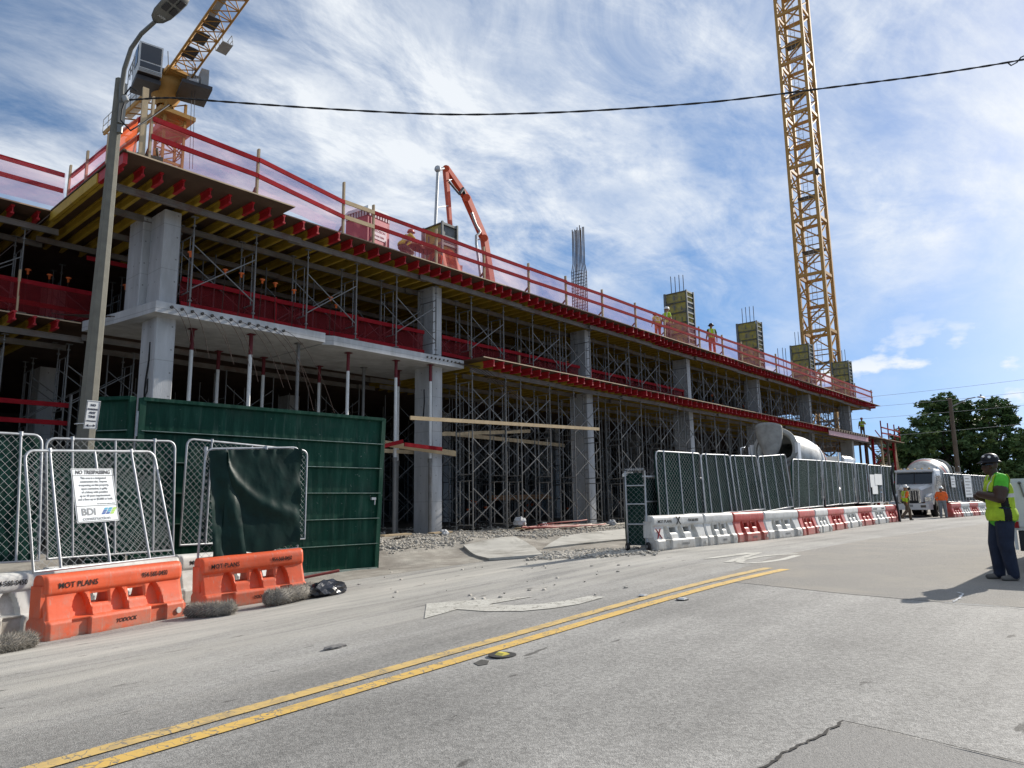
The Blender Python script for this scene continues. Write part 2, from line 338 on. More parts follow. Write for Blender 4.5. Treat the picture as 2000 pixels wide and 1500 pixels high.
def yard_flat(x,y):
    e=y-edge_y(x); t=min(1,max(0,(e-1.2)/5)); t=t*t*(3-2*t); return gz(x,y)*(1-t)+.14*t+.06
def yard():
    mb=MB(); xs=frange(-60,-4,3)+frange(-4,42,.4)+frange(42,96,3); ts=[0,.15,.4,.8,1.2,1.6,2,2.5,3,3.5,4,4.5,5,5.5,6,6.6,7.2,8,9,10,12,15,20,30,50]
    nx=len(xs); vs=[]
    for t in ts:
        for x in xs:
            y=edge_y(x)+t; vs.append((x,y,yard_z(x,y) if t>0 else gz(x,y)+.004))
    mb.add(vs,[(j*nx+i,j*nx+i+1,(j+1)*nx+i+1,(j+1)*nx+i) for j in range(len(ts)-1) for i in range(nx-1)],0,True); return mb
obj('site_ground',yard().mesh('site_ground',DIRT),kind='structure',label='bare dirt and gravel yard under the unfinished building')
MUD=M('shade_darkened_mud',(.075,.066,.055),.95,var=.35,scale=2,bump=.6,bscale=20)  # mud colour darkened to put the interior's shade into it
obj('floor',sheet(frange(-40,74,2.),[20.6]+frange(22,47.2,2.5),lambda x,y:.2+.03*math.sin(x*1.3)*math.sin(y)).mesh('floor',MUD),kind='structure',label='bare ground floor inside the building, darkened for its shade')
# broken concrete driveway slabs at the gate opening
SLABC=M('driveway_concrete',(.46,.45,.41),.85,var=.12,scale=1.5,bump=.2,bscale=30,dirt=(.25,.24,.21),dscale=1.0,dlo=.48,dhi=.66)
def ground_poly(name,pix,mat,h,label,zf=None,kind='structure',ins=.0):
    mb=MB(); P=[gnd(*p) for p in pix]; k=len(P); c=sum(P,Vector())/k
    zf=zf or gz
    ring=[]
    for i in range(k):
        a,b=P[i],P[(i+1)%k]; n=max(1,int((b-a).length/.35))
        ring+=[a.lerp(b,j/n) for j in range(n)]
    R=[1,.8,.6,.4,.2]; m=len(ring); vs=[]
    for r in R:
        for p in ring:
            q=c.lerp(p,r); vs.append((q.x,q.y,zf(q.x,q.y)+h))
    vs.append((c.x,c.y,zf(c.x,c.y)+h)); fs=[]
    for i in range(len(R)-1): fs+=[(i*m+j,i*m+(j+1)%m,(i+1)*m+(j+1)%m,(i+1)*m+j) for j in range(m)]
    fs+=[((len(R)-1)*m+j,(len(R)-1)*m+(j+1)%m,len(R)*m) for j in range(m)]
    o=len(vs); vs+=[(p.x,p.y,zf(p.x,p.y)-.05) for p in ring]; fs+=[(j,(j+1)%m,o+(j+1)%m,o+j) for j in range(m)]
    mb.add(vs,fs,0,False); return obj(name,mb.mesh(name,mat),kind=kind,label=label)
ground_poly('driveway_slab',[(905,1080),(1005,1066),(1045,1076),(1060,1088),(955,1096)],SLABC,.012,'broken pale concrete driveway slab nearest the green gate',yard_flat)
ground_poly('driveway_slab',[(1062,1076),(1100,1060),(1245,1040),(1246,1056),(1130,1068)],SLABC,.012,'pale concrete driveway slab running back to the mesh gate',yard_flat)
# asphalt patches and markings
PATCH=M('dark_asphalt_patch',(.245,.238,.224),.85,var=.22,scale=55,bump=.4,bscale=120,detail=3)
ground_poly('asphalt_patch',[(1648,1413),(1830,1455),(2120,1520),(1900,1640),(1440,1522),(1550,1462)],PATCH,.006,'darker square asphalt patch cut into the near lane')
CRACK=M('crack_tar',(.03,.028,.026),.9)
def ground_strip(name,pix,w,mat,h,label,kind='structure',wob=0.,n_per=.12,cat=None,world=False,parent=None,thick=None):
    P=[Vector(p) if world else gnd(*p) for p in pix]; pts=[]
    for a,b in zip(P,P[1:]):
        n=max(1,int((b-a).length/n_per)); pts+=[a.lerp(b,j/n) for j in range(n)]
    pts.append(P[-1]); vs=[]; fs=[]
    for i,p in enumerate(pts):
        d=(pts[min(i+1,len(pts)-1)]-pts[max(i-1,0)]); d.z=0; d.normalize(); nrm=Vector((-d.y,d.x,0))
        ww=w if isinstance(w,(int,float)) else w[0]+(w[1]-w[0])*i/(len(pts)-1)
        o=random.uniform(-wob,wob); e=random.uniform(.6,1.4) if wob else random.uniform(.955,1.03)
        for s_ in(-.5,.5):
            q=p+nrm*(s_*ww*e+o); vs.append((q.x,q.y,gz(q.x,q.y)+h))
    fs=[(2*i,2*i+2,2*i+3,2*i+1) for i in range(len(pts)-1)]
    mb=MB().add(vs,fs); return obj(name,mb.mesh(name,mat),parent,kind=kind if parent is None else None,label=label)
ground_strip('pavement_crack',[(1470,1512),(1515,1487),(1545,1466),(1580,1450),(1605,1440),(1625,1425),(1650,1411)],.018,CRACK,.011,'ragged dark crack along the left edge of the asphalt patch',wob=.012,n_per=.03)
ground_strip('pavement_crack',[(1650,1412),(1760,1436),(1960,1485),(2060,1510)],.010,CRACK,.011,'thin straight cut line along the far edge of the asphalt patch',wob=.002,n_per=.05)
SEAL=M('crack_sealant',(.52,.52,.50),.35,var=.3,scale=9)
ground_strip('crack_sealant',[(1845,1178),(1900,1182),(1960,1186),(2000,1190)],.02,SEAL,.010,'pale shiny sealant line in the shadow of the watching worker',wob=.006)
ground_strip('crack_sealant',[(1870,1158),(1883,1161),(1874,1170),(1862,1177)],.03,SEAL,.010,'short curl of pale sealant by the shadow of a helmet',wob=.01,n_per=.05)
COARSE=M('coarse_asphalt',(.26,.248,.226),.9,var=.4,scale=70,bump=.7,bscale=110,detail=3,dirt=(.30,.28,.245),dscale=.7,dlo=.45,dhi=.65)
ground_poly('asphalt_overlay',[(1385,1133),(1460,1140),(1650,1160),(1820,1175),(2010,1188),(2300,1120),(2200,1020),(1930,1022),(1700,1053),(1520,1085)],COARSE,.004,'slightly darker coarse asphalt beyond the end of the yellow lines')
def line_mat(name,col,wear,lo,hi):
    m=bpy.data.materials.new(name); m.use_nodes=True; nt=m.node_tree; N=nt.nodes; L=nt.links; b=N['Principled BSDF']
    geo=N.new('ShaderNodeNewGeometry'); n=N.new('ShaderNodeTexNoise'); n.inputs['Scale'].default_value=wear; n.inputs['Detail'].default_value=9; n.inputs['Roughness'].default_value=.72; L.new(geo.outputs['Position'],n.inputs['Vector'])
    r=N.new('ShaderNodeMapRange'); L.new(n.outputs[0],r.inputs[0]); r.inputs[1].default_value=lo; r.inputs[2].default_value=hi
    v=N.new('ShaderNodeTexVoronoi'); v.feature='DISTANCE_TO_EDGE'; v.inputs['Scale'].default_value=6.5; n2=N.new('ShaderNodeTexNoise'); n2.inputs['Scale'].default_value=8; L.new(geo.outputs['Position'],n2.inputs['Vector'])
    ad=N.new('ShaderNodeVectorMath'); ad.operation='MULTIPLY_ADD'; L.new(n2.outputs['Color'],ad.inputs[0]); ad.inputs[1].default_value=(.22,.22,.22); L.new(geo.outputs['Position'],ad.inputs[2]); st_=N.new('ShaderNodeMapping'); st_.inputs['Scale'].default_value=(1.7,.38,1); L.new(ad.outputs[0],st_.inputs[0]); L.new(st_.outputs[0],v.inputs['Vector'])
    r2=N.new('ShaderNodeMapRange'); L.new(v.outputs['Distance'],r2.inputs[0]); r2.inputs[1].default_value=.012; r2.inputs[2].default_value=.045; r2.inputs[3].default_value=1; r2.inputs[4].default_value=0
    n3=N.new('ShaderNodeTexNoise'); n3.inputs['Scale'].default_value=1.6; L.new(geo.outputs['Position'],n3.inputs['Vector']); r3=N.new('ShaderNodeMapRange'); L.new(n3.outputs[0],r3.inputs[0]); r3.inputs[1].default_value=.36; r3.inputs[2].default_value=.46
    ml=N.new('ShaderNodeMath'); ml.operation='MULTIPLY'; L.new(r2.outputs[0],ml.inputs[0]); L.new(r3.outputs[0],ml.inputs[1])
    mx=N.new('ShaderNodeMath'); mx.operation='MAXIMUM'; L.new(ml.outputs[0],mx.inputs[0]); L.new(r.outputs[0],mx.inputs[1])
    mi=N.new('ShaderNodeMix'); mi.data_type='RGBA'; L.new(mx.outputs[0],mi.inputs[0]); mi.inputs[6].default_value=(*col,1); mi.inputs[7].default_value=(.20,.185,.155,1)
    L.new(mi.outputs[2],b.inputs['Base Color']); b.inputs['Roughness'].default_value=.7; return m
YEL=line_mat('yellow_line_paint',(.64,.42,.11),5,.52,.80); YEL2=line_mat('faded_yellow_paint',(.60,.42,.15),4,.46,.80); WHT=line_mat('worn_white_paint',(.54,.53,.475),2.5,.48,.86)
for yy,mt,lb in((4.92,YEL,'right-hand stripe of the cracked double yellow centre line'),(5.245,YEL2,'left-hand paler stripe of the double yellow centre line')):
    ground_strip('yellow_line',[(-14,yy+.02,0),(1.5,yy,0),(4,yy-.02,0),(12.7+(yy-5)*.3,yy+.01,0)],.175,mt,.008,lb,world=True,n_per=.15)
def ground_shape(name,pix,mat,h,label):
    P=[gnd(*p) for p in pix]; bm=bmesh.new(); vs=[bm.verts.new((p.x,p.y,0)) for p in P]; bm.faces.new(vs); bmesh.ops.triangulate(bm,faces=bm.faces[:])
    for i in range(2): bmesh.ops.subdivide_edges(bm,edges=bm.edges[:],cuts=2)
    for v in bm.verts: v.co.z=gz(v.co.x,v.co.y)+h
    me=bpy.data.meshes.new(name); bm.to_mesh(me); bm.free(); me.materials.append(mat)
    for p in me.polygons: 
        if p.normal.z<0: p.flip()
    return obj(name,me,kind='structure',label=label)
ground_shape('turn_arrow',[(833,1180),(905,1174),(1044,1165.5),(955,1181),(1010,1183),(1060,1180),(1110,1173),(1153,1164.5),(1182,1167),(1130,1181),(1080,1189),(1020,1194.5),(950,1195),(893,1191),(829,1209)],WHT,.008,'faded white curved turn arrow painted left of the yellow lines')
for pts,lb in (([(1558,1082),(1520,1084),(1480,1088),(1450,1094),(1443,1099),(1458,1101),(1490,1099),(1530,1093),(1558,1085)],'white letter O painted flat on the far lane'),([(1421,1098.5),(1484,1079.5),(1378,1092),(1462,1080)],'white letter N painted flat on the far lane')):
    ground_strip('road_letter',pts,.16,WHT,.008,lb,n_per=.2)
# ------------------------------------------------------------------ the building: concrete frame
bl=thing('parking_structure','unfinished concrete building frame with bare columns and cast slab','building',(17.8,20,.1))
COLX=[7.7,17.58,27.3,37.3,47.3,57.3,67.2]
Z2=6.55; Z3=9.60
def column_mesh(x0,x1,y0,y1,z0,z1,ch=.02):
    mb=MB(); c=ch
    mb.prism([(x0+c,y0,z0),(x1-c,y0,z0),(x1,y0+c,z0),(x1,y1-c,z0),(x1-c,y1,z0),(x0+c,y1,z0),(x0,y1-c,z0),(x0,y0+c,z0)],(0,0,z1-z0)); return mb
for i,x in enumerate(COLX):
    part('column',column_mesh(x,x+.5,19.4,20.4,-.1,Z2-.3),CONC,bl)
    part('column',column_mesh(x+.02,x+.48,19.42,20.3,Z2+.0,Z3-.3),CONC,bl)
    for k,yy in enumerate((29.2,38.6)):
        part('column',column_mesh(x,x+.6,yy,yy+.8,-.1,Z2-.32),CONC,bl); part('column',column_mesh(x,x+.6,yy,yy+.8,Z2,Z3-.3),CONC,bl)
part('column',column_mesh(7.52,7.78,20.32,21.3,Z2,Z3-.3),CONC,bl); part('column',column_mesh(-2.6,-2.1,24.2,25.2,-.1,Z2-.3),CONC,bl); part('column',column_mesh(-2.6,-2.1,24.2,25.2,Z2,Z3-.3),CONC,bl)
# cast balcony slab: two pours
s1=part('slab',MB().prism([(7.45,18.92,6.25),(12.62,18.92,6.25),(12.62,22.6,6.25),(6.9,22.6,6.25),(7.2,21.0,6.25)],(0,0,.30)),CONC,bl,label='pale concrete slab edge with hanging tendon tails')
s2=part('slab',MB().prism([(12.64,19.12,6.22),(12.95,18.94,6.22),(18.75,18.94,6.22),(18.75,22.6,6.22),(12.64,22.6,6.22)],(0,0,.30)),CONC,bl)
WALLC=M('shade_darkened_wall',(.05,.05,.05),.9,var=.3,scale=1)  # wall colour taken down so the deep interior shade is painted in
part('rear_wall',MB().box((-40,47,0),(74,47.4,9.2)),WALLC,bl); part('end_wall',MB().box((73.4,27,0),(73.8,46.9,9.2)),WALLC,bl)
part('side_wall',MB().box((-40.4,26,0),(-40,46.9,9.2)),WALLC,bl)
# post-tensioning anchors and tails on the slab edge
for i in range(13):
    x=7.85+i*.275; z=6.44-.006*i
    part('tendon_anchor',MB().cyl((x,18.93,z),(x,18.87,z),.042,8),BLACK,s1)
    L_=random.uniform(.9,1.5)*(1+.75*max(0,i-4)/8); sw=random.uniform(.15,.55)+.05*i
    pts=[(x+sw*t*1.3+.05*t*t,18.88-.42*t*L_*.6+(.1*t*t),z-L_*(.15*t+.85*t*t)) for t in [j/10 for j in range(11)]]
    part('tendon_tail',MB().tube(pts,.0075,4),REBAR,s1)
for i in range(9): part('tendon_anchor',MB().cyl((16.9+i*.2,18.95,6.40),(16.9+i*.2,18.9,6.40),.035,8),BLACK,s2)
for i in range(6): part('tendon_tail',MB().tube([(6.9+.06*i,21.6-.12*i,6.45),(6.4+.06*i,21.75-.1*i,6.46),(5.9+.08*i,21.9,6.47)],.012,4),REBAR,s1)
for i in range(5): part('tendon_tail',MB().tube([(18.2+.1*i,18.95,6.40),(18.7+.2*i,18.6,6.2+.03*i),(19.4+.35*i,18.2,5.85-.1*i),(20.1+.4*i,18.1,5.3-.08*i)],.008,4),REBAR,s2)
part('cable_loop',MB().tube([(7.695,19.75,5.6),(7.68,19.72,5.1),(7.66,19.78,4.6),(7.68,19.86,4.3),(7.66,19.8,4.05),(7.68,19.7,4.25),(7.69,19.72,4.6)],.022,6),BLACK,bl)
part('cable_loop',MB().tube([(17.575,19.85,5.4),(17.56,19.82,4.9),(17.55,19.86,4.4),(17.56,19.92,4.25)],.022,6),BLACK,bl)
# ------------------------------------------------------------------ slab formwork decks
def ijoist(L_,y0):
    """I-section joist running in +y from y0, top at z=0"""
    mb=MB(); w,h,f,t=.045,.26,.045,.016
    pr=[(-w,0),(w,0),(w,-f),(t,-f-.012),(t,-h+f+.012),(w,-h+f),(w,-h),(-w,-h),(-w,-h+f),(-t,-h+f+.012),(-t,-f-.012),(-w,-f)]
    mb.prism([(a,y0,b) for a,b in pr],(0,L_,0)); return mb
RED_TIP=ijoist(.55,0).mesh('joist_end',RED); YJ=ijoist(7.0,.55).mesh('joist',JOIST)
YJS=ijoist(4.6,.55).mesh('joist',JOIST)
def deck(name,label,z,ranges,edge,joists,y_back,loc,tip_every=1):
    t=thing(name,label,'formwork',loc)
    for (x0,x1,ye) in ranges:
        x=x0
        while x<x1-.01:
            xe=min(x1,x+4.88); dz=random.uniform(-.006,.006)
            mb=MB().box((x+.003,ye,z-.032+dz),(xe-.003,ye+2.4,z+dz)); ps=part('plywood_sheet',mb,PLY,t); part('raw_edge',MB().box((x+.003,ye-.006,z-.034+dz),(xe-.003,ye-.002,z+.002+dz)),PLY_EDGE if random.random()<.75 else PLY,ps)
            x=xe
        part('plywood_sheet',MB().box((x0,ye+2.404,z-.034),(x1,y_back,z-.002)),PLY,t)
    ox,oy,oz=loc
    for (x,yt,me) in joists:
        j=obj('joist',me,t,loc=(x-ox,yt-oy,z-.035-oz)); obj('joist_end',RED_TIP,j)
    return t
jx=[6.0,6.49,6.94,7.49,8.2,8.75,9.42,9.93,10.5,11.15,11.64,12.4]; 
top_j=[(x,17.80 if x<10.4 else 18.0,YJ) for x in jx]+[]
x=13.0
while x<71.5:
    top_j.append((x,18.2+(-.1 if int(x*.31)%3==0 else .03)+random.uniform(-.05,.05),YJ)); x+=random.choice([.46,.5,.54,.6])
TOP=deck('slab_formwork','topmost plywood deck on red-tipped yellow joists along the street',9.60,[(5.9,10.42,17.30),(10.43,72.2,18.02)],None,top_j,47,(20,18,9.3))
low_j=[]; x=19.35
while x<68:
    low_j.append((x,18.02+random.uniform(-.04,.04)+(-.06 if int(x*.3)%2 else .05),YJ)); x+=random.choice([.52,.56,.6])
LOW=deck('slab_formwork','lower plywood deck with red joist ends above the ground floor',6.55,[(18.76,79.0,17.92)],None,low_j,47,(30,18,6.2))
part('plywood_sheet',MB().box((6.9,22.61,6.51),(18.75,47,6.545)),PLY,LOW)
# left wing decks
WT=deck('slab_formwork','topmost plywood deck of the set-back wing at far left',9.60,[(-40,5.88,22.55)],None,[(x,22.75,YJ) for x in frange(-13,5.7,.62)],47,(0,23,9.3))
WL=deck('slab_formwork','lower plywood deck of the set-back wing behind the light pole',6.50,[(-40,6.88,22.62)],None,[(x,22.2 if 4.9<x<5.4 else 22.5,YJ) for x in frange(-13,6.8,.55)],47,(0,23,6.2))
# stringers carrying the joists
def stringers(t,z,rows,x0,x1,h=.17):
    for k,y in enumerate(rows):
        x=x0+(k%3)*.7; i=0
        while x<x1:
            e=min(x1,x+5.2); mb=MB(); yy=y+(.11 if i%2 else 0)
            mb.box((x,yy-.045,z-h),(e+.35,yy+.045,z-h+.03)); mb.box((x,yy-.018,z-h+.03),(e+.35,yy+.018,z-.03)); mb.box((x,yy-.045,z-.03),(e+.35,yy+.045,z))
            part('stringer',mb,STRING,t); x=e; i+=1
stringers(TOP,9.60-.297,[18.72,20.35,22.3,24.2],5.95,71)
stringers(LOW,6.55-.297,[18.75,19.9,22.2,24.2],18.9,74)
stringers(WT,9.60-.297,[23.1,24.6],-14,5.9); stringers(WL,6.50-.297,[23.1,24.6],-14,6.8)
stringers(LOW,6.22,[22.9,24.6],7,18.6)
# yellow edge beam along the side of the deck corner
part('edge_joist',MB().box((5.84,19.0,9.29),(5.93,22.6,9.55)),JOIST,TOP)
part('edge_board',MB().box((5.83,17.3,9.575),(5.895,22.55,9.615)),PLY,TOP)
part('edge_joist',MB().box((5.87,17.4,9.29),(5.97,19.0,9.56)),RED,TOP)
# far end of the lower deck: brown joist ends and a pink-grey steel channel
part('edge_channel',MB().box((56.5,17.86,5.95),(66.5,17.91,6.3)),M('pale_red_channel',(.62,.36,.38),.5,var=.1),LOW)
for i in range(16): part('timber_end',MB().box((56.6+i*.62,17.75,6.31),(56.9+i*.62,17.95,6.5)),GREYWOOD,LOW)
# ------------------------------------------------------------------ shoring towers
def sframe(h,wd,rungs):
    """welded ladder frame in the y-z plane, base at origin"""
    mb=MB(); r=.026
    mb.cyl((0,0,0),(0,0,h),r,6); mb.cyl((0,wd,0),(0,wd,h),r,6)
    mb.cyl((0,0,h-.06),(0,wd,h-.06),.02,5); mb.cyl((0,0,.18),(0,wd,.18),.02,5)
    mb.cyl((0,wd*.22,.18),(0,wd*.22,h-.06),.016,5); mb.cyl((0,wd*.78,.18),(0,wd*.78,h-.06),.016,5)
    for i in range(rungs):
        z=.18+(h-.24)*(i+1)/(rungs+1); mb.cyl((0,0,z),(0,wd*.22,z),.014,4); mb.cyl((0,wd*.78,z),(0,wd,z),.014,4)
    return mb
def xbrace(L_,h):
    mb=MB(); mb.bar((0,0,.25),(L_,0,h-.3),.028,.028); mb.bar((0,.02,h-.3),(L_,.02,.25),.028,.028); return mb
WD=.86; SPAN=1.85
FRM=sframe(1.83,WD,3).mesh('frame',STEEL); BRC=xbrace(SPAN,1.83).mesh('cross_brace',STEEL)
def jack_mesh(n,h,top):
    mb=MB(); mb.cyl((0,0,0),(0,0,h),.018,6)
    if top: mb.box((-.09,-.07,h-.015),(.09,.07,h)); mb.cyl((0,0,h*.4),(0,0,h*.4+.04),.05,6)
    else: mb.box((-.08,-.08,0),(.08,.08,.012)); mb.cyl((0,0,h*.6),(0,0,h*.6+.04),.05,6)
    return mb.mesh(n,STEEL)
FOOT=jack_mesh('base_jack',.28,False)
def tower(label,group,tiers,z0,z1,detail=True):
    label=label.replace('%s','first')
    gap=z1-z0-1.83*tiers; t=thing('shoring_tower',label,'scaffold',(0,0,0),0,group)
    zb=.28 if gap>.5 else .12; HEAD=jack_mesh('head_jack',gap-zb,True)
    if detail:
        for k in range(tiers):
            for xx in(0,SPAN): obj('frame',FRM,t,loc=(xx,0,zb+1.83*k))
            for yy in(0,WD): obj('cross_brace',BRC,t,loc=(0,yy,zb+1.83*k))
        for xx in(0,SPAN):
            for yy in(0,WD):
                f=obj('base_jack',FOOT,t,loc=(xx,yy,0)); obj('head_jack',HEAD,t,loc=(xx,yy,zb+1.83*tiers))
    else:
        mb=MB()
        for xx in (0,SPAN):
            for yy in(0,WD): mb.cyl((xx,yy,0),(xx,yy,z1-z0),.026,5,caps=False)
            for k in range(tiers*2): mb.cyl((xx,0,.4+k*.9),(xx,WD,.4+k*.9),.02,4,caps=False)
        for k in range(tiers):
            mb.bar((0,0,zb+.2+1.83*k),(SPAN,0,zb+1.6+1.83*k),.028,.028); mb.bar((SPAN,0,zb+.2+1.83*k),(0,0,zb+1.6+1.83*k),.028,.028)
        obj('frame',mb.mesh('tower_frame',STEEL),t)
    return t
ORD=['first','second','third','fourth','fifth','sixth','seventh','eighth','ninth','tenth','eleventh','twelfth','thirteenth','fourteenth','fifteenth','sixteenth','seventeenth','eighteenth','nineteenth','twentieth']
def place_towers(label,group,tiers,z0,z1,spots,detail):
    p=tower(label,group,tiers,z0,z1,detail)
    for i,(x,y) in enumerate(spots):
        o=p if i==0 else copy_tree(p)
        o.location=(x,y,z0); o.rotation_euler=(0,0,random.uniform(-.01,.01))
        if '%s' in label: o['label']=label%ORD[i]
fx=[18.75,21.5,25.05,28.75,32.4,35.0,38.6,42.2,45.0,48.6,52.2,55.0,58.6]
place_towers('%s three-tier shoring tower right of the gate column, front row, ground floor','front shoring towers on the ground floor',3,.12,6.08,[(x,18.50) for x in fx],True)
place_towers('%s shaded three-tier shoring tower from the gate column, second row, ground floor','second-row shoring towers on the ground floor',3,.12,6.08,[(x,21.3) for x in frange(19.2,66,3.4)],True)
place_towers('dim shoring tower deep inside the ground floor','inner shoring towers on the ground floor',3,.1,6.0,[(x+.5*k,24.2+3.1*k) for k in range(5) for x in frange(8.2 if k<2 else 12,66-3*k,3.9)],False)
ux=[8.35,11.95,15.5,19.2,22.9,25.2,28.6,31.6,34.6,38.4,41.6,44.6,48.4,51.6,54.6,58.4,61.6,64.3]
place_towers('%s single-tier shoring tower from the corner column, front edge of upper storey','front shoring towers on the upper storey',1,6.55,9.13,[(x,18.98) for x in ux],True)
place_towers('single-tier shoring tower in shade further inside the upper storey','inner shoring towers on the upper storey',1,6.55,9.1,[(x+.8*k,21.4+2.9*k) for k in range(4) for x in frange(8.3,66-4*k,3.6 if k<2 else 4.6)],False)
place_towers('%s single-tier shoring tower left of the corner column on the left wing','left wing shoring towers, upper storey',1,6.5,9.13,[(3.6,23.3),(-.3,23.3),(3.6,26.5),(7.2,26)],True)
place_towers('%s three-tier shoring tower under the left wing','left wing shoring towers, ground floor',3,.1,6.03,[(.2,23.4),(3.4,23.4),(-3.8,23.4),(.2,26.6),(3.4,26.6),(6.8,26.6),(6.9,23.6)],True)
# white post shores under the balcony
def post_shore(x,y,zt,grey,label):
    t=thing('post_shore',label,'prop',(x,y,.1),0,'post shores under the balcony slab'); zt-=.012
    m=STEEL if grey else WHITEP
    mid=zt-1.9 if not grey else zt-.02
    part('outer_tube',MB().cyl((x,y,.11),(x,y,2.75),.062,10),STEEL,t); part('inner_tube',MB().cyl((x,y,2.7),(x,y,zt-(.02 if grey else .62)),.055,10),m,t)
    part('base_plate',MB().box((x-.12,y-.12,.095),(x+.12,y+.12,.11)),STEEL,t); part('collar',MB().cyl((x,y,2.66),(x,y,2.8),.085,8),STEEL,t)
    if not grey: part('head',MB().cyl((x,y,zt-.62),(x,y,zt-.02),.058,10).box((x-.1,y-.1,zt-.02),(x+.1,y+.1,zt)),M('maroon_head',(.13,.012,.018),.6,var=.25,scale=5),t)
    else: part('head',MB().box((x-.1,y-.1,zt-.02),(x+.1,y+.1,zt)),STEEL,t)
for k,(x,y,g_) in enumerate([(8.95,20.05,0),(10.45,19.5,0),(12.1,19.6,1),(13.95,19.55,0),(15.9,19.45,0),(17.3,19.2,0)]):
    post_shore(x,y,6.25 if x<12.6 else 6.22,g_,['white post shore nearest the corner column, front row','second white post shore from the corner column, front row','plain grey steel post shore amid the hanging tendon tails','white post shore right of the hanging tendon tails, front row','white post shore just left of the tall column at the gate','slim post shore standing against the front of the tall column'][k])
for k,(x,y) in enumerate([(10.9,22.4),(12.45,22.3),(14.6,22.2),(15.9,21.3),(17.2,20.9)]):
    post_shore(x,y,6.25 if x<12.6 else 6.22,k==3,['back-row post shore between first and second white shores','back-row post shore just right of the second white shore','back-row post shore right of the grey shore','grey back-row post shore left of the gate-side column','back-row post shore tucked behind the gate-side white shore'][k])
# ------------------------------------------------------------------ guard rails of timber posts, red rails and debris netting
def net_mesh(a,b,z0,z1,sag=.02,n=10):
    a=Vector(a); b=Vector(b); d=(b-a); nr=Vector((-d.y,d.x,0)).normalized(); ph=random.uniform(0,6)
    def f(u,v):
        p=a+d*u; o=nr*(sag*(math.sin(9*u+ph)+.6*math.sin(23*u+5*v+ph)+.5*math.sin(7*v+4*u))); z=z0+(z1-z0)*v-(.02*math.sin(math.pi*u) if v>.5 else 0); return (p.x+o.x,p.y+o.y,z)
    return MB().grid(f,n,4)
def guardrail(label,posts,zd,zr,net,loc,post_top,rail_h=.13,fresh=(),net_z=None,cat='railing',post_mat=None,off=(0,-.05),skip_post=(),tall={}):
    t=thing('guardrail',label,cat,loc)
    for i,(x,y) in enumerate(posts):
        if i in skip_post: continue
        zt=tall.get(i,post_top+random.uniform(-.04,.05)); mb=MB(); lx=random.uniform(-.015,.015); ly=random.uniform(-.02,.02)
        mb.bar((x,y,zd),(x+lx,y+ly,zt),.05,.10,(0,1,0)); p=part('post',mb,post_mat or WOOD,t)
        if post_mat is None:
            part('bracket',MB().bar((x,y+.05,zd+.28),(x+.02,y+.38,zd+.03),.05,.06).box((x-.12,y-.06,zd+.003),(x+.22,y+.42,zd+.035)),GREYWOOD,p)
    for i,((x0,y0),(x1,y1)) in enumerate(zip(posts,posts[1:])):
        d=Vector((x1-x0,y1-y0,0)).normalized()
        ox,oy=d.y*.055,-d.x*.055
        if off==(1,0): ox,oy=-ox,-oy
        for k,z in enumerate(zr):
            j0=random.uniform(-.02,.02); j1=random.uniform(-.02,.02)
            e=-.003
            part('rail',MB().bar((x0+ox-d.x*e,y0+oy-d.y*e,z+j0),(x1+ox+d.x*-.003,y1+oy+d.y*-.003,z+j1),.04,rail_h),NEWWOOD if i in fresh else REDRAIL,t)
        if net is not None:
            z0,z1=net_z or (zd+.02,zr[0])
            part('net',net_mesh((x0-ox*.6,y0-oy*.6,0),(x1-ox*.6,y1-oy*.6,0),z0,z1),net,t)
    return t
tp=[(6.45,17.42)]+[(ony(px,py,17.5 if px<660 else 18.15).x,17.5 if px<660 else 18.15) for px,py in [(505,292),(672,360),(730,398),(852,450),(945,483),(1032,513),(1105,540),(1175,563),(1240,590),(1297,625),(1365,640),(1410,655),(1447,668),(1482,690),(1515,700),(1546,708),(1577,720),(1602,730),(1626,740),(1649,745),(1669,750)]]+[(70.0,18.15)]
TR=guardrail('street-side guard rail with pink netting along the top deck',tp,9.6,(10.66,10.18),NETP,(20,18.1,9.6),10.92,fresh=(2,),tall={0:11.25,1:11.0,2:11.35,10:10.6})
part('post',MB().bar((6.28,17.42,9.6),(6.26,17.4,11.4),.05,.14,(1,0,0)),WOOD,TR); part('bracket',MB().bar((6.6,17.35,9.9),(6.85,17.75,9.62),.05,.1).prism([(6.2,17.5,9.605),(6.75,17.32,9.605),(6.9,17.8,9.605),(6.3,17.9,9.605)],(0,0,.12)),GREYWOOD,TR)
guardrail('short side rail at the deck corner with orange netting nearest the post',[(6.2,17.5),(6.18,19.3)],9.6,(10.66,10.18),NETO,(6.2,18.4,9.6),10.9,skip_post=(0,))
guardrail('side rail with pink netting between light pole and left wing',[(6.18,19.45),(6.16,20.9),(6.15,22.3)],9.6,(10.66,10.18),NETP,(6.2,21,9.6),10.95)
guardrail('pink netted guard rail on top of the set-back left wing',[(6.05,22.32),(2.5,22.32),(-1.5,22.32),(-6,22.32)],9.6,(10.68,10.18),NETP,(2,22.3,9.6),11.0,skip_post=(0,))
guardrail('red inner rail with dark red netting on the upper storey behind the balcony',[(8.3,19.5),(11.2,19.5),(14.2,19.5),(17.2,19.5)],6.56,(7.43,6.72),NETR,(12,19.5,6.56),7.55,post_mat=REDRAIL,skip_post=(0,3),net_z=(6.6,7.4))
guardrail('red inner rail with netting on the upper storey between gate column and third column',[(18.1,19.52),(19.7,19.52),(22.6,19.52),(26.9,19.52)],6.56,(7.43,6.78),NETR,(22,19.5,6.56),7.6,skip_post=(0,3),net_z=(6.6,7.4))
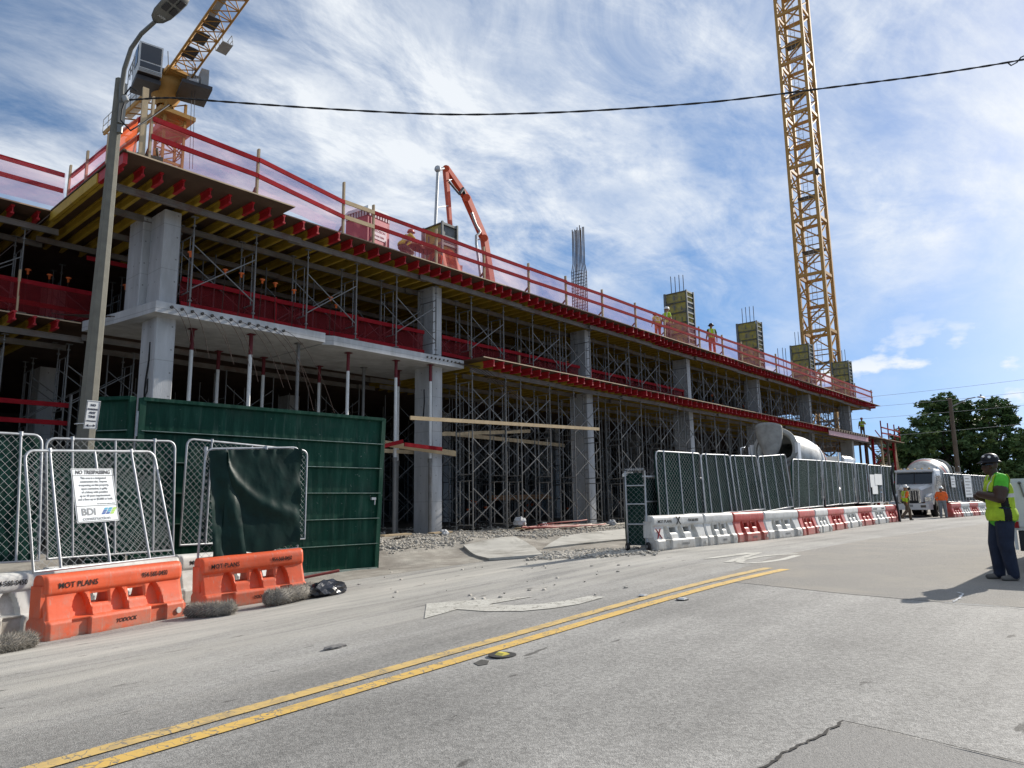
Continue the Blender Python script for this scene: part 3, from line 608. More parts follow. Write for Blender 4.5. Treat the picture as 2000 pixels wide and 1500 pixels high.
guardrail('red inner rail on the upper storey right of the third column',[(27.9,19.55),(31,19.55),(34,19.55),(37,19.55)],6.56,(7.4,6.8),NETR,(32,19.5,6.56),7.5,post_mat=REDRAIL)
guardrail('red rail with dark netting on the left wing upper storey',[(7.3,22.75),(5.3,22.72),(2.0,22.72),(-3,22.72)],6.52,(7.45,6.85),NETR,(4,22.7,6.52),7.7,skip_post=(0,),net_z=(6.55,7.4))
guardrail('single red board between scaffold and corner column on the left wing',[(6.95,22.95),(8.3,22.95)],6.52,(8.55,),None,(7.6,22.9,6.52),7.0,skip_post=(0,1))
guardrail('red boards across the ground floor of the left wing behind the light pole',[(6.9,23.0),(3.5,23.0),(-2,23.0)],.2,(4.15,3.6),None,(4,23,.2),4.4,post_mat=STEEL)
guardrail('red rail round the landing at the far end of the lower deck',[(72.2,18.2),(74.5,18.2),(76.8,18.2),(78.6,18.2)],6.55,(7.6,7.1),None,(75,18.2,6.55),8.2,post_mat=REDRAIL)
# ------------------------------------------------------------------ column forms, rebar
FYEL=M('yellow_form_panel',(.36,.30,.055),.65,var=.28,scale=3,dirt=(.17,.16,.13),dscale=2.5,dlo=.42,dhi=.66)
FGREY=M('form_steel',(.14,.15,.145),.55,.3,var=.3,scale=4,dirt=(.3,.29,.27),dscale=5,dlo=.6,dhi=.8)
def column_form(i,x,y,z0,h,label,bars=True,wx=.78,wy=1.35):
    t=thing('column_form',label,'formwork',(x+wx/2,y+wy/2,z0),0,'column forms standing on the top deck')
    n=max(2,int(h/.62)); hh=h/n; mb=MB()
    for k in range(n):
        z=z0+k*hh
        part('panel',MB().box((x,y+.06,z+.02),(x+.05,y+wy-.06,z+hh-.03)),FYEL,t); part('panel',MB().box((x+.06,y,z+.02),(x+wx-.06,y+.05,z+hh-.03)),FYEL if k%2 else FGREY,t)
        part('waler',MB().box((x-.07,y-.07,z+hh-.13),(x+wx+.05,y-.004,z+hh-.04)).box((x-.07,y-.07,z+.2),(x+wx+.05,y-.004,z+.27)),FGREY,t)
        part('waler',MB().box((x-.06,y,z+hh-.06),(x-.004,y+wy,z+hh-.03)).box((x-.035,y+.3,z+.1),(x-.004,y+.34,z+.3)).box((x-.035,y+.75,z+.15),(x-.004,y+.79,z+.4)),FGREY,t)
    part('corner_angle',MB().box((x-.08,y-.08,z0),(x-.005,y-.005,z0+h)),FGREY,t); part('corner_angle',MB().box((x-.08,y+wy-.05,z0),(x,y+wy+.09,z0+h)),FGREY,t)
    part('back_panel',MB().box((x+.06,y+wy-.06,z0),(x+wx,y+wy,z0+h-.02)).box((x+wx-.05,y+.06,z0),(x+wx,y+wy-.06,z0+h-.03)),FGREY,t)
    part('corner_angle',MB().box((x+wx-.01,y-.09,z0),(x+wx+.06,y+.05,z0+h+.02)),FGREY,t)
    if bars:
        for k in range(4): part('rebar',MB().cyl((x+.15+.02*k,y+.2+.28*k,z0+h-.4),(x+.15+.02*k+random.uniform(-.03,.03),y+.2+.28*k,z0+h+1.05+random.uniform(-.1,.15)),.022,5),REBAR,t)
    return t
column_form(0,18.15,19.5,9.6,2.45,'yellow column form below the orange pump boom',bars=False,wx=.72,wy=1.05)
for i,(x,lb) in enumerate(zip(COLX[3:],('yellow column form with rebar behind the worker in a white helmet','yellow column form midway between deck workers and tower crane','yellow column form just left of the crane mast','yellow column form in front of the crane mast base'))):
    column_form(i+1,x-.15,19.1,9.6,3.75,lb)
cg=thing('rebar_cage','dark column rebar cage rising alone above the pink netting','rebar',(27.6,19.9,9.6))
for i in range(4):
    for j in range(3):
        x=27.40+.14*i; y=19.56+.29*j; xm=x+(.0); z1=9.62; part('rebar',MB().tube([(x,y,9.6),(x,y,12.35),(27.61+(x-27.61)*.8,19.85+(y-19.85)*.8,12.75),(27.61+(x-27.61)*.8+random.uniform(-.02,.02),19.85+(y-19.85)*.8,14.6+random.uniform(-.2,.1))],.024,5),REBAR,cg)
for k in range(17): part('tie',MB().tube([(27.38,19.54,9.75+k*.16),(27.84,19.54,9.75+k*.16),(27.84,20.16,9.75+k*.16),(27.38,20.16,9.75+k*.16)],.012,4,closed=True),REBAR,cg)
for k,(x,z) in enumerate(((54.6,1.15),(53.6,.95),(55.2,1.2))): single('starter_bar',MB().cyl((x,20.2,9.6),(x,20.2,11.6+z),.022,5),REBAR,'loose upright rebar behind the netting left of the crane','rebar',(x,20.2,9.6),'loose bars left of the crane')
# starter bars with mushroom caps
BAR=MB().cyl((0,0,0),(0,0,1.25),.011,5).mesh('bar',REBAR); CAP=MB().lathe([(.0,1.30),(.075,1.30),(.08,1.275),(.035,1.262),(.03,1.17),(.0,1.17)],(0,0,0),n=10).mesh('cap',CAPOR)
def starter(x,y,z,h,lean,label,group):
    t=thing('starter_bar',label,'rebar',(x,y,z),0,group); t.scale=(1,1,h/1.25); t.rotation_euler=(lean,lean*.5,0); obj('bar',BAR,t); c=obj('cap',CAP,t)
    return t
for k,(x,h,ly) in enumerate(((8.35,1.55,0),(9.35,1.3,.03),(9.85,1.32,.04),(10.45,1.25,.05),(11.0,1.28,-.02),(11.6,1.2,.03),(12.9,1.25,0),(13.1,1.05,.05))):
    starter(x,19.12+.05*(k%3),6.55 if x<12.6 else 6.52,h,ly,'thin bar with orange mushroom cap on the balcony slab edge','capped bars on the balcony slab')
for k in range(34):
    x=24.2+random.uniform(0,34); starter(x,random.uniform(19.7,22.8),6.55,random.uniform(.75,1.15),random.uniform(-.05,.05),'orange-capped bar on the upper storey right of the third column','capped bars on the upper storey')
for k,(px,py) in enumerate(((53,530),(95,540),(132,546),(243,560))):
    p=ony(px,py,23.6); starter(p.x,23.6,6.5,p.z-6.5,.02,'orange-capped bar on the left wing upper storey','capped bars on the left wing')
for k in range(14):
    x=random.uniform(18.5,33); y=random.uniform(20.5,23); starter(x,y,.1,random.uniform(.7,1.3),random.uniform(-.06,.06),'orange-capped bar at ground level among the shoring','capped bars at ground level')
# timber planks lashed to the ground-floor shoring
for a,b,th,lb,mt in [((801,816,18.2),(1170,838,18.2),.13,'long pale plank lashed across the shoring in front of two columns',NEWWOOD),((862,848,19.6),(1035,842,19.6),.14,'shorter plank just below the long pale plank',WOOD),((866,846,21),(1102,870,21),.16,'weathered plank lower inside the shoring bay',WOOD),((752,866,19.1),(890,886,19.1),.2,'pale plank crossing the foot of the gate column',NEWWOOD),((745,880,20.6),(840,885,20.6),.14,'plank behind the red-painted boards by the gate column',WOOD)]:
    p=ony(*a); q=ony(*b); single('plank',MB().bar(p,q,.045,th),mt,lb,'plank',tuple(p))
for a,b,lb in [((745,872,18.9),(787,862,18.9),'short red board resting on the gate-side shores'),((790,868,18.8),(863,877,18.8),'red board fixed across the front of the gate column')]:
    p=ony(*a); q=ony(*b); single('red_board',MB().bar(p,q,.05,.13),REDRAIL,lb,'plank',tuple(p))
p=ony(965,975,21.5); q=ony(1075,972,21.5)
for k in range(4): single('log',MB().cyl(p+Vector((0,.12*k,.1*(k%2))),q+Vector((0,.12*k,.1*(k%2))),.07,8),M('brown_timber',(.16,.09,.045),.85,var=.3),'brown round timber stacked on the shoring inside the gate','timber',tuple(p),'brown timbers on the shoring')
# ------------------------------------------------------------------ portable toilet on the deck
TR_=M('toilet_plastic',(.36,.03,.04),.45,var=.1); TW=M('toilet_roof_plastic',(.62,.64,.64),.4,var=.06)
def toilet():
    x,y,z=15.2,20.3,9.6; t=thing('portable_toilet','red portable toilet with white roof behind the deck netting','toilet',(x,y,z),RAD(8))
    def P(n,mb,m,par=None): return part(n,mb,m,par or t,world=False)
    b=P('cabin',MB().box((-.55,-.55,.08),(.55,.55,1.75)).box((-.57,-.57,0),(.57,.57,.1)),TR_)
    P('vent_band',MB().box((-.56,-.56,1.75),(.56,.56,1.95)),M('toilet_vent',(.05,.05,.05),.6))
    for k in range(8): P('vent_rib',MB().box((-.5+.135*k,-.59,1.74),(-.44+.135*k,-.56,1.97)),TW); P('vent_rib',MB().box((-.59,-.5+.135*k,1.74),(-.56,-.44+.135*k,1.97)),TW)
    P('roof',MB().add([(-.62,-.62,1.95),(.62,-.62,1.95),(.62,.62,1.95),(-.62,.62,1.95),(-.5,-.5,2.14),(.5,-.5,2.14),(.5,.5,2.14),(-.5,.5,2.14),(-.2,-.3,2.26),(.2,-.3,2.26),(.2,.3,2.26),(-.2,.3,2.26)],[(0,3,2,1),(0,1,5,4),(1,2,6,5),(2,3,7,6),(3,0,4,7),(4,5,9,8),(5,6,10,9),(6,7,11,10),(7,4,8,11),(8,9,10,11)]),TW)
    P('vent_pipe',MB().cyl((.45,.4,1.9),(.45,.4,2.4),.06,8),BLACK)
    d=P('door',MB().box((-.42,-.575,.15),(.42,-.552,1.7)),M('toilet_door',(.5,.13,.13),.45)); s=P('sign',MB().box((-.36,-.59,.95),(.36,-.577,1.45)),M('sign_white',(.75,.76,.76),.5,var=.03),d)
    K=M('sign_red_text',(.35,.05,.06),.6)
    text_on('PRECISION',.13,K,s,(-.33,-.593,1.22),(1,0,0),(0,0,1),world=False); text_on('888-868-3888',.1,K,s,(-.33,-.593,1.04),(1,0,0),(0,0,1),world=False)
    P('handle',MB().box((.3,-.6,.85),(.34,-.577,1.0)),BLACK,d)
toilet()
# ------------------------------------------------------------------ concrete pump boom
def pump():
    OR=M('pump_orange',(.62,.085,.03),.45,var=.15,scale=3); YP=22.0
    t=thing('concrete_pump_boom','orange folding concrete pump boom arching above the top deck','pump',tuple(ony(962,590,YP)))
    def q(px,py,dy=0): return ony(px,py,YP+dy)
    def beam(a,b,wa,wb,n):
        a=Vector(a); b=Vector(b); d=(b-a).normalized(); x=d.cross(Vector((0,1,0))).normalized(); y=Vector((0,1,0)); mb=MB(); vs=[]
        for p,w_ in((a,wa),(b,wb)):
            for sx,sy in((-1,-1),(1,-1),(1,1),(-1,1)): vs.append(p+x*(sx*w_*.36)+y*(sy*w_*.32))
        mb.add(vs,[(0,3,2,1),(4,5,6,7),(0,1,5,4),(1,2,6,5),(2,3,7,6),(3,0,4,7)]); return part(n,mb,OR,t)
    s1=beam(q(968,620),q(945,462),.52,.40,'boom_section'); s2=beam(q(947,470),q(910,385),.42,.44,'boom_section'); s3=beam(q(912,388),q(871,327),.40,.30,'boom_section'); s4=beam(q(870,328),q(880,450),.30,.22,'boom_section')
    for px,py,r in((946,465,.17),(911,386,.17),(871,329,.15)): part('hinge',MB().cyl(q(px,py,-.28),q(px,py,.28),r,12),OR,t)
    PG=M('pump_pipe',(.42,.43,.43),.4,.4)
    part('delivery_pipe',MB().tube([q(866,329,-.3),q(858,331,-.35),q(855,338,-.35),q(854,360,-.35),q(850,445,-.35)],.065,8),PG,t)
    part('delivery_pipe',MB().tube([q(921,415,-.3),q(930,440,-.3),q(938,452,-.3),q(935,457,-.3),q(930,460,-.3),q(930,475,-.3),q(936,520,-.3),q(941,560,-.3)],.06,8),PG,t)
    part('ram',MB().cyl(q(877,355,-.2),q(898,380,-.2),.05,8).cyl(q(898,378,-.2),q(905,368,-.2),.08,8),M('ram_steel',(.12,.12,.12),.35,.6),t); part('ram',MB().cyl(q(912,392,-.2),q(905,372,-.2),.07,8),BLACK,t)
    part('strut',MB().cyl(q(853,405,-.35),q(875,402,-.1),.03,6).cyl(q(876,352,-.2),q(884,350),.03,6).cyl(q(931,468,-.3),q(944,467),.03,6),PG,t)
    part('pipe_elbow',MB().lathe([(.0,-.10),(.13,-.08),(.16,0),(.13,.08),(0,.10)],q(855,330,-.35),(1,0,0),10),PG,t)
pump()
OT=thing('orange_netting','crumpled orange netting wrapped round the column form under the pump','netting',(17.6,19.2,9.6))
part('net',MB().grid(lambda u,v:(18.0+u*1.1,19.32-.05*math.sin(9*u+3*v),9.65+v*(1.05+.25*math.sin(5*u))),14,8),NETO,OT); part('net',MB().grid(lambda u,v:(17.98-.06*math.sin(8*u+4*v),19.32+u*1.2,9.65+v*(.9+.25*math.sin(4*u))),14,8),NETO,OT)
part('sheet',MB().box((16.6,19.4,10.75),(17.9,20.1,10.80)),M('red_ply',(.5,.13,.09),.7),OT); 
for k in range(6): part('rebar',MB().cyl((16.75+.2*k,19.7,9.6),(16.75+.2*k,19.7,10.75),.015,5),REBAR,OT)

# ------------------------------------------------------------------ stair scaffold at the far end
st=thing('stair_scaffold','tall stair scaffold of red and timber posts at the far end','scaffold',(74.5,19.2,0))
for i,(x,y) in enumerate(((70.3,18.5),(72.2,18.3),(74.3,18.35),(76.4,18.3),(77.6,18.5),(72.2,20.2),(74.3,20.3),(76.4,20.2),(71.2,19.3))):
    part('post',MB().bar((x,y,0),(x+random.uniform(-.15,.15),y,6.45 if i<8 else 6.4),.16,.16,(0,1,0)),[REDRAIL,WOOD,GREYWOOD][i%3],st)
for k in range(4):
    z0=.2+1.55*k; a,b=((71.8,76.2) if k%2==0 else (76.2,71.8))
    fl=part('flight',MB().bar((a,18.7,z0),(b,18.7,z0+1.5),.06,.22).bar((a,19.6,z0),(b,19.6,z0+1.5),.06,.22),GREYWOOD,st)
    for j in range(8): part('tread',MB().box((a+(b-a)*(j+.5)/8-.14,18.72,z0+1.5*(j+.5)/8),(a+(b-a)*(j+.5)/8+.14,19.58,z0+1.5*(j+.5)/8+.04)),WOOD,fl)
    part('stair_rail',MB().bar((a,18.62,z0+1.0),(b,18.62,z0+2.5),.05,.1),REDRAIL,st); part('ledger',MB().bar((71.9,18.45,z0+.9),(77.4,18.45,z0+.9),.05,.12),REDRAIL if k%2 else WOOD,st)
for k in range(4): single('leaning_pole',MB().cyl((77.4+.35*k,18.0+.2*k,0),(78.0+.12*k,18.6,6.6+.35*k),.05,6),[NEWWOOD,REDRAIL,WOOD,GREYWOOD][k],['pale','red','brown','grey'][k]+' pole leaning on the far end of the lower deck','pole',(77.4+.35*k,18.0+.2*k,0))
# ------------------------------------------------------------------ tower cranes
CRY=M('crane_yellow',(.43,.235,.06),.65,var=.16,scale=2,dirt=(.28,.15,.05),dscale=2,dlo=.55,dhi=.8)
CGREY=M('crane_grey',(.30,.31,.31),.5,var=.12,scale=2); CDK=M('crane_dark',(.05,.05,.055),.6)
def mast(t,x,y,s,z0,h,n,lw,plat=True):
    hs=s/2; C=[(x-hs,y-hs),(x+hs,y-hs),(x+hs,y+hs),(x-hs,y+hs)]
    for cx,cy in C: part('leg',MB().box((cx-lw/2,cy-lw/2,z0),(cx+lw/2,cy+lw/2,z0+h*n)),CRY,t)
    for k in range(n):
        za=z0+k*h
        for i in range(4):
            a=C[i]; b=C[(i+1)%4]; m=((a[0]+b[0])/2,(a[1]+b[1])/2)
            part('horizontal',MB().bar((*a,za),(*b,za),lw*.7,lw*.95),CRY,t)
            for (p,z_a,q,z_b) in ((a,za,b,za+h*.33),(b,za+h*.33,a,za+h*.66),(a,za+h*.66,b,za+h)): part('diagonal',MB().bar((*p,z_a),(*q,z_b),lw*.42,lw*.42),CRY,t)
            part('strut',MB().bar((*a,za+h*.33),(*b,za+h*.33),lw*.3,lw*.3),CRY,t); part('strut',MB().bar((*a,za+h*.66),(*b,za+h*.66),lw*.3,lw*.3),CRY,t)
        if plat:
            part('platform',MB().box((x-.1,y-hs*.85,za+h*.48),(x+hs*.85,y+hs*.85,za+h*.48+.08)),CDK if k%3 else CRY,t)
            part('platform_rail',MB().tube([(x-.1,y-hs*.8,za+h*.48+1.0),(x+hs*.8,y-hs*.8,za+h*.48+1.0),(x+hs*.8,y+hs*.8,za+h*.48+1.0)],.025,4),CDK,t)
            lx=x-hs*.35; mb=MB(); mb.cyl((lx,y+.25,za),(lx,y+.25,za+h),.025,4).cyl((lx,y-.2,za),(lx,y-.2,za+h),.025,4)
            for j in range(14): mb.cyl((lx,y+.25,za+h*j/14),(lx,y-.2,za+h*j/14),.016,4)
            part('ladder',mb,CGREY,t)
TC=thing('tower_crane','tall yellow lattice crane mast rising out of frame at right','crane',(75.0,23.8,0))
mast(TC,75.0,23.8,2.6,0,6.0,13,.32)
part('bracket_arm',MB().box((73.0,21.9,34.3),(73.6,22.3,34.8)),CDK,TC)
# second crane, behind the building
def crane2():
    D=50; k=D/FPX
    c=ond(333,245,D); X,Y=c.x,c.y
    t=thing('tower_crane','yellow tower crane with cab and raised jib behind the light pole','crane',(X,Y,0))
    zt=ond(330,195,D).z
    mast(t,X,Y,1.35,zt-2.3*5-.2,2.3,5,.16,plat=False); 
    part('base_mast',MB().box((X-.6,Y-.6,0),(X+.6,Y+.6,zt-2.3*5-.25)),CRY,t)
    R3=Vector(_r); U3=Vector((0,0,1)); Fd=Vector((_fh.x,_fh.y,0)); RH=Vector((_r0.x,_r0.y,0))
    def q(px,py,dd=0): return ond(px,py,D+dd)
    def obx(c_,rx,ry,rz,yaw,n,m,par=None,bev=0):
        ca,sa=math.cos(yaw),math.sin(yaw); ax=RH*ca+Fd*sa; ay=-RH*sa+Fd*ca; c_=Vector(c_); vs=[]
        for z in(-1,1):
            for a,b in((-1,-1),(1,-1),(1,1),(-1,1)): vs.append(c_+ax*(a*rx/2)+ay*(b*ry/2)+U3*(z*rz/2))
        return part(n,MB().add(vs,[(0,3,2,1),(4,5,6,7),(0,1,5,4),(1,2,6,5),(2,3,7,6),(3,0,4,7)]),m,par or t)
    # climbing collar under the slewing ring
    col=Vector((X,Y,zt)); 
    part('collar',MB().box((X-1.2,Y-1.2,q(330,232).z-.15),(X+1.2,Y+1.2,q(330,232).z+.15)),CRY,t); part('collar',MB().box((X-1.0,Y-1.0,q(330,262).z-.2),(X+1.0,Y+1.0,q(330,262).z+.2)),M('crane_red',(.5,.13,.07),.5),t)
    part('slewing_ring',MB().lathe([(.55,-1.5),(1.15,-.35),(1.28,-.2),(1.28,.35),(1.0,.5),(0,.5)],q(325,170),n=20),CRY,t)
    part('slewing_ring',MB().lathe([(1.32,0),(1.36,.06),(1.36,.22),(1.2,.28),(0,.28)],q(325,160),n=20),CDK,t)
    # operator cab at left
    cb=q(288,130,-1.2); yaw=RAD(38)
    cab=obx(cb,1.45,2.1,2.15,yaw,'cab',WHITEP); ca,sa=math.cos(yaw),math.sin(yaw); ax=RH*ca+Fd*sa; ay=-RH*sa+Fd*ca
    GL=M('cab_glass',(.02,.025,.035),.08,var=.05,spec=.8)
    f=cb-ay*1.06
    def plate(c_,u,v,wu,wv,n,m,par): 
        u=Vector(u); v=Vector(v); nn=u.cross(v)*.02; return part(n,MB().prism([c_-u*wu/2-v*wv/2,c_+u*wu/2-v*wv/2,c_+u*wu/2+v*wv/2,c_-u*wu/2+v*wv/2],nn),m,par)
    plate(f+U3*.35,ax,U3,1.25,1.2,'window',GL,cab); plate(f-U3*.55,ax,U3,1.25,.4,'window',GL,cab)
    plate(cb-ax*.745+U3*.25-ay*.35,-ay,U3,.95,1.3,'window',GL,cab)
    bt=plate(cb-U3*1.09,ax,ay,1.4,2.05,'underside',CDK,cab)
    for j in range(3): plate(f-U3*(.86+.1*j)-ay*.01,ax,U3,1.35,.05,'trim',CGREY,cab)
    obx(cb-U3*1.35+ay*.3,1.5,2.2,.3,yaw,'cab_platform',CDK)
    mb=MB()
    for s_ in range(4): mb.cyl(cb-ax*.95+ay*(1-.7*s_)-U3*1.2,cb-ax*.95+ay*(1-.7*s_)-U3*.2,.03,4)
    mb.cyl(cb-ax*.95+ay*1-U3*.2,cb-ax*.95-ay*1.1-U3*.2,.03,4).cyl(cb-ax*.95+ay*1-U3*.7,cb-ax*.95-ay*1.1-U3*.7,.025,4); part('cab_rail',mb,CGREY,t)
    # machinery deck on the right
    d=q(378,182,-.6); obx(d,1.9,2.6,.25,RAD(35),'machinery_deck',CDK); obx(d+RH*.62+U3*.75,.5,1.1,1.5,RAD(35),'control_cabinet',CGREY); obx(d-RH*.35+U3*.75+Fd*.3,.7,.8,1.3,RAD(35),'winch_housing',CGREY)
    part('winch',MB().cyl(d+U3*.45-Fd*.5,d+U3*.45-Fd*.5+RH*.6,.28,10),M('winch_grey',(.45,.46,.47),.5),t)
    # jib: triangular lattice rising to the upper right, out of the picture
    a=q(338,163,-.3); b=q(560,-150,-9); ax3=(b-a).normalized(); sd=ax3.cross(U3).normalized(); up=sd.cross(ax3).normalized(); n=15; Lg=(b-a).length
    h0=.75
    P=[a+sd*h0,a-sd*h0,a+up*1.35]
    for j,p in enumerate(P): part('jib_chord',MB().cyl(p+(ax3*0),p+ax3*Lg,.075,6),CRY,t)
    for k_ in range(n):
        o0=ax3*(Lg*k_/n); o1=ax3*(Lg*(k_+1)/n); om=ax3*(Lg*(k_+.5)/n)
        part('jib_brace',MB().cyl(P[0]+o0,P[1]+o0,.045,5).cyl(P[0]+o0,P[1]+o1,.04,5),CRY,t)
        part('jib_brace',MB().cyl(P[0]+o0,P[2]+om,.04,5).cyl(P[2]+om,P[0]+o1,.04,5),CRY,t); part('jib_brace',MB().cyl(P[1]+o0,P[2]+om,.04,5).cyl(P[2]+om,P[1]+o1,.04,5),CRY,t)
    part('jib_foot',MB().prism([a+sd*.95-ax3*.6,a-sd*.95-ax3*.6,a-sd*.85+ax3*1.2,a+sd*.85+ax3*1.2],up*.25),CRY,t)
    for f_ in(2.6,4.1,5.6): part('jib_catwalk',MB().prism([a+sd*.6+ax3*f_,a-sd*.2+ax3*f_,a-sd*.2+ax3*(f_+1.0),a+sd*.6+ax3*(f_+1.0)],up*.06),CDK,t)
    part('jib_catwalk',MB().prism([a+sd*.65+ax3*6.6,a+sd*.25+ax3*6.6,a+sd*.25+ax3*Lg,a+sd*.65+ax3*Lg],up*.05),CGREY,t)
    g0=a-sd*1.7+ax3*4.2; mb=MB()
    for e in range(2):
        for f_ in(0,1.0,2.0): mb.cyl(g0+sd*(e*.7)+ax3*f_*.5,g0+sd*(e*.7)+ax3*f_*.5+up*.9,.025,4)
        mb.cyl(g0+sd*(e*.7)+up*.9,g0+sd*(e*.7)+ax3+up*.9,.025,4).cyl(g0+sd*(e*.7)+up*.45,g0+sd*(e*.7)+ax3+up*.45,.025,4)
    mb.prism([g0,g0+sd*.7,g0+sd*.7+ax3,g0+ax3],up*.05); part('jib_basket',mb,CGREY,t)
    # counter-jib running back to the left
    e0=q(315,185,.5); e1=q(225,268,6); cx=(e1-e0).normalized(); cs=cx.cross(U3).normalized()
    for s_ in(-.8,.8): part('counter_jib_chord',MB().bar(e0+cs*s_,e1+cs*s_,.14,.3),CRY,t)
    Lc=(e1-e0).length
    for j in range(8): part('counter_jib_brace',MB().bar(e0+cs*.8+cx*(Lc*j/8),e0-cs*.8+cx*(Lc*(j+1)/8),.08,.08),CRY,t)
    mb=MB()
    for j in range(9): mb.cyl(e0+cs*-.9+cx*(Lc*j/8),e0+cs*-.9+cx*(Lc*j/8)+U3*1.1,.03,4)
    mb.cyl(e0+cs*-.9+U3*1.1,e1+cs*-.9+U3*1.1,.03,4).cyl(e0+cs*-.9+U3*.55,e1+cs*-.9+U3*.55,.03,4); part('counter_jib_rail',mb,CGREY,t)
    pnl=part('ballast_panel',MB().prism([e0-cs*.55+cx*1.6+U3*.2,e0-cs*.55+cx*5.2+U3*.2,e0-cs*.55+cx*5.2+U3*1.5,e0-cs*.55+cx*1.6+U3*1.5],cs*.5),WHITEP,t)
    part('ballast_block',MB().prism([e0+cx*.5-cs*.3+U3*.2,e0+cx*1.4-cs*.3+U3*.2,e0+cx*1.4-cs*.3+U3*2.2,e0+cx*.5-cs*.3+U3*2.2],cs*.9),CGREY,t)
    for px in(372,378): part('hoist_rope',MB().cyl(q(px-2,330,-1),q(px+4,125,-1),.02,4),CDK,t)
    part('antenna',MB().cyl(q(329,128),q(328,100),.03,4),CDK,t)
crane2()
# ------------------------------------------------------------------ water-filled plastic barriers
def plastic(name,col,dirt):
    m=M(name,col,.5,var=.12,scale=2.2,dirt=dirt,dscale=3.5,dlo=.50,dhi=.80,bump=.12,bscale=14,spec=.35)
    def grime(nt,N,L,c):
        # mud splashed up the foot, scuffs and dusty runs
        tc=N.new('ShaderNodeTexCoord'); s=N.new('ShaderNodeSeparateXYZ'); L.new(tc.outputs['Object'],s.inputs[0]); g=N.new('ShaderNodeNewGeometry'); M_=lambda *a:_math(N,L,*a)
        def nz(sc,scl,lo,hi):
            mp=N.new('ShaderNodeMapping'); mp.inputs['Scale'].default_value=scl; L.new(g.outputs['Position'],mp.inputs[0]); n=N.new('ShaderNodeTexNoise'); n.inputs['Scale'].default_value=sc; n.inputs['Detail'].default_value=8; n.inputs['Roughness'].default_value=.7; L.new(mp.outputs[0],n.inputs['Vector']); r=N.new('ShaderNodeMapRange'); L.new(n.outputs[0],r.inputs[0]); r.inputs[1].default_value=lo; r.inputs[2].default_value=hi; return r.outputs[0]
        zf=N.new('ShaderNodeMapRange'); L.new(s.outputs[2],zf.inputs[0]); zf.inputs[1].default_value=.34; zf.inputs[2].default_value=.0
        c=_mix(N,L,M_('MULTIPLY',M_('MULTIPLY',zf.outputs[0],nz(5,(1,1,1),.32,.62)),.8),c,(.30,.255,.20))
        c=_mix(N,L,M_('MULTIPLY',nz(7,(3,3,.35),.56,.70),.45),c,(.36,.32,.27))
        return _mix(N,L,M_('MULTIPLY',nz(6,(.8,.8,6),.62,.70),.5),c,(.20,.16,.13))
    return extend(m,grime)
P_OR=plastic('orange_plastic',(.70,.105,.035),(.50,.17,.11)); P_WH=plastic('white_plastic',(.60,.60,.575),(.36,.34,.30)); P_RD=plastic('red_plastic',(.46,.065,.05),(.50,.22,.19))
BL,BH=2.2,.84
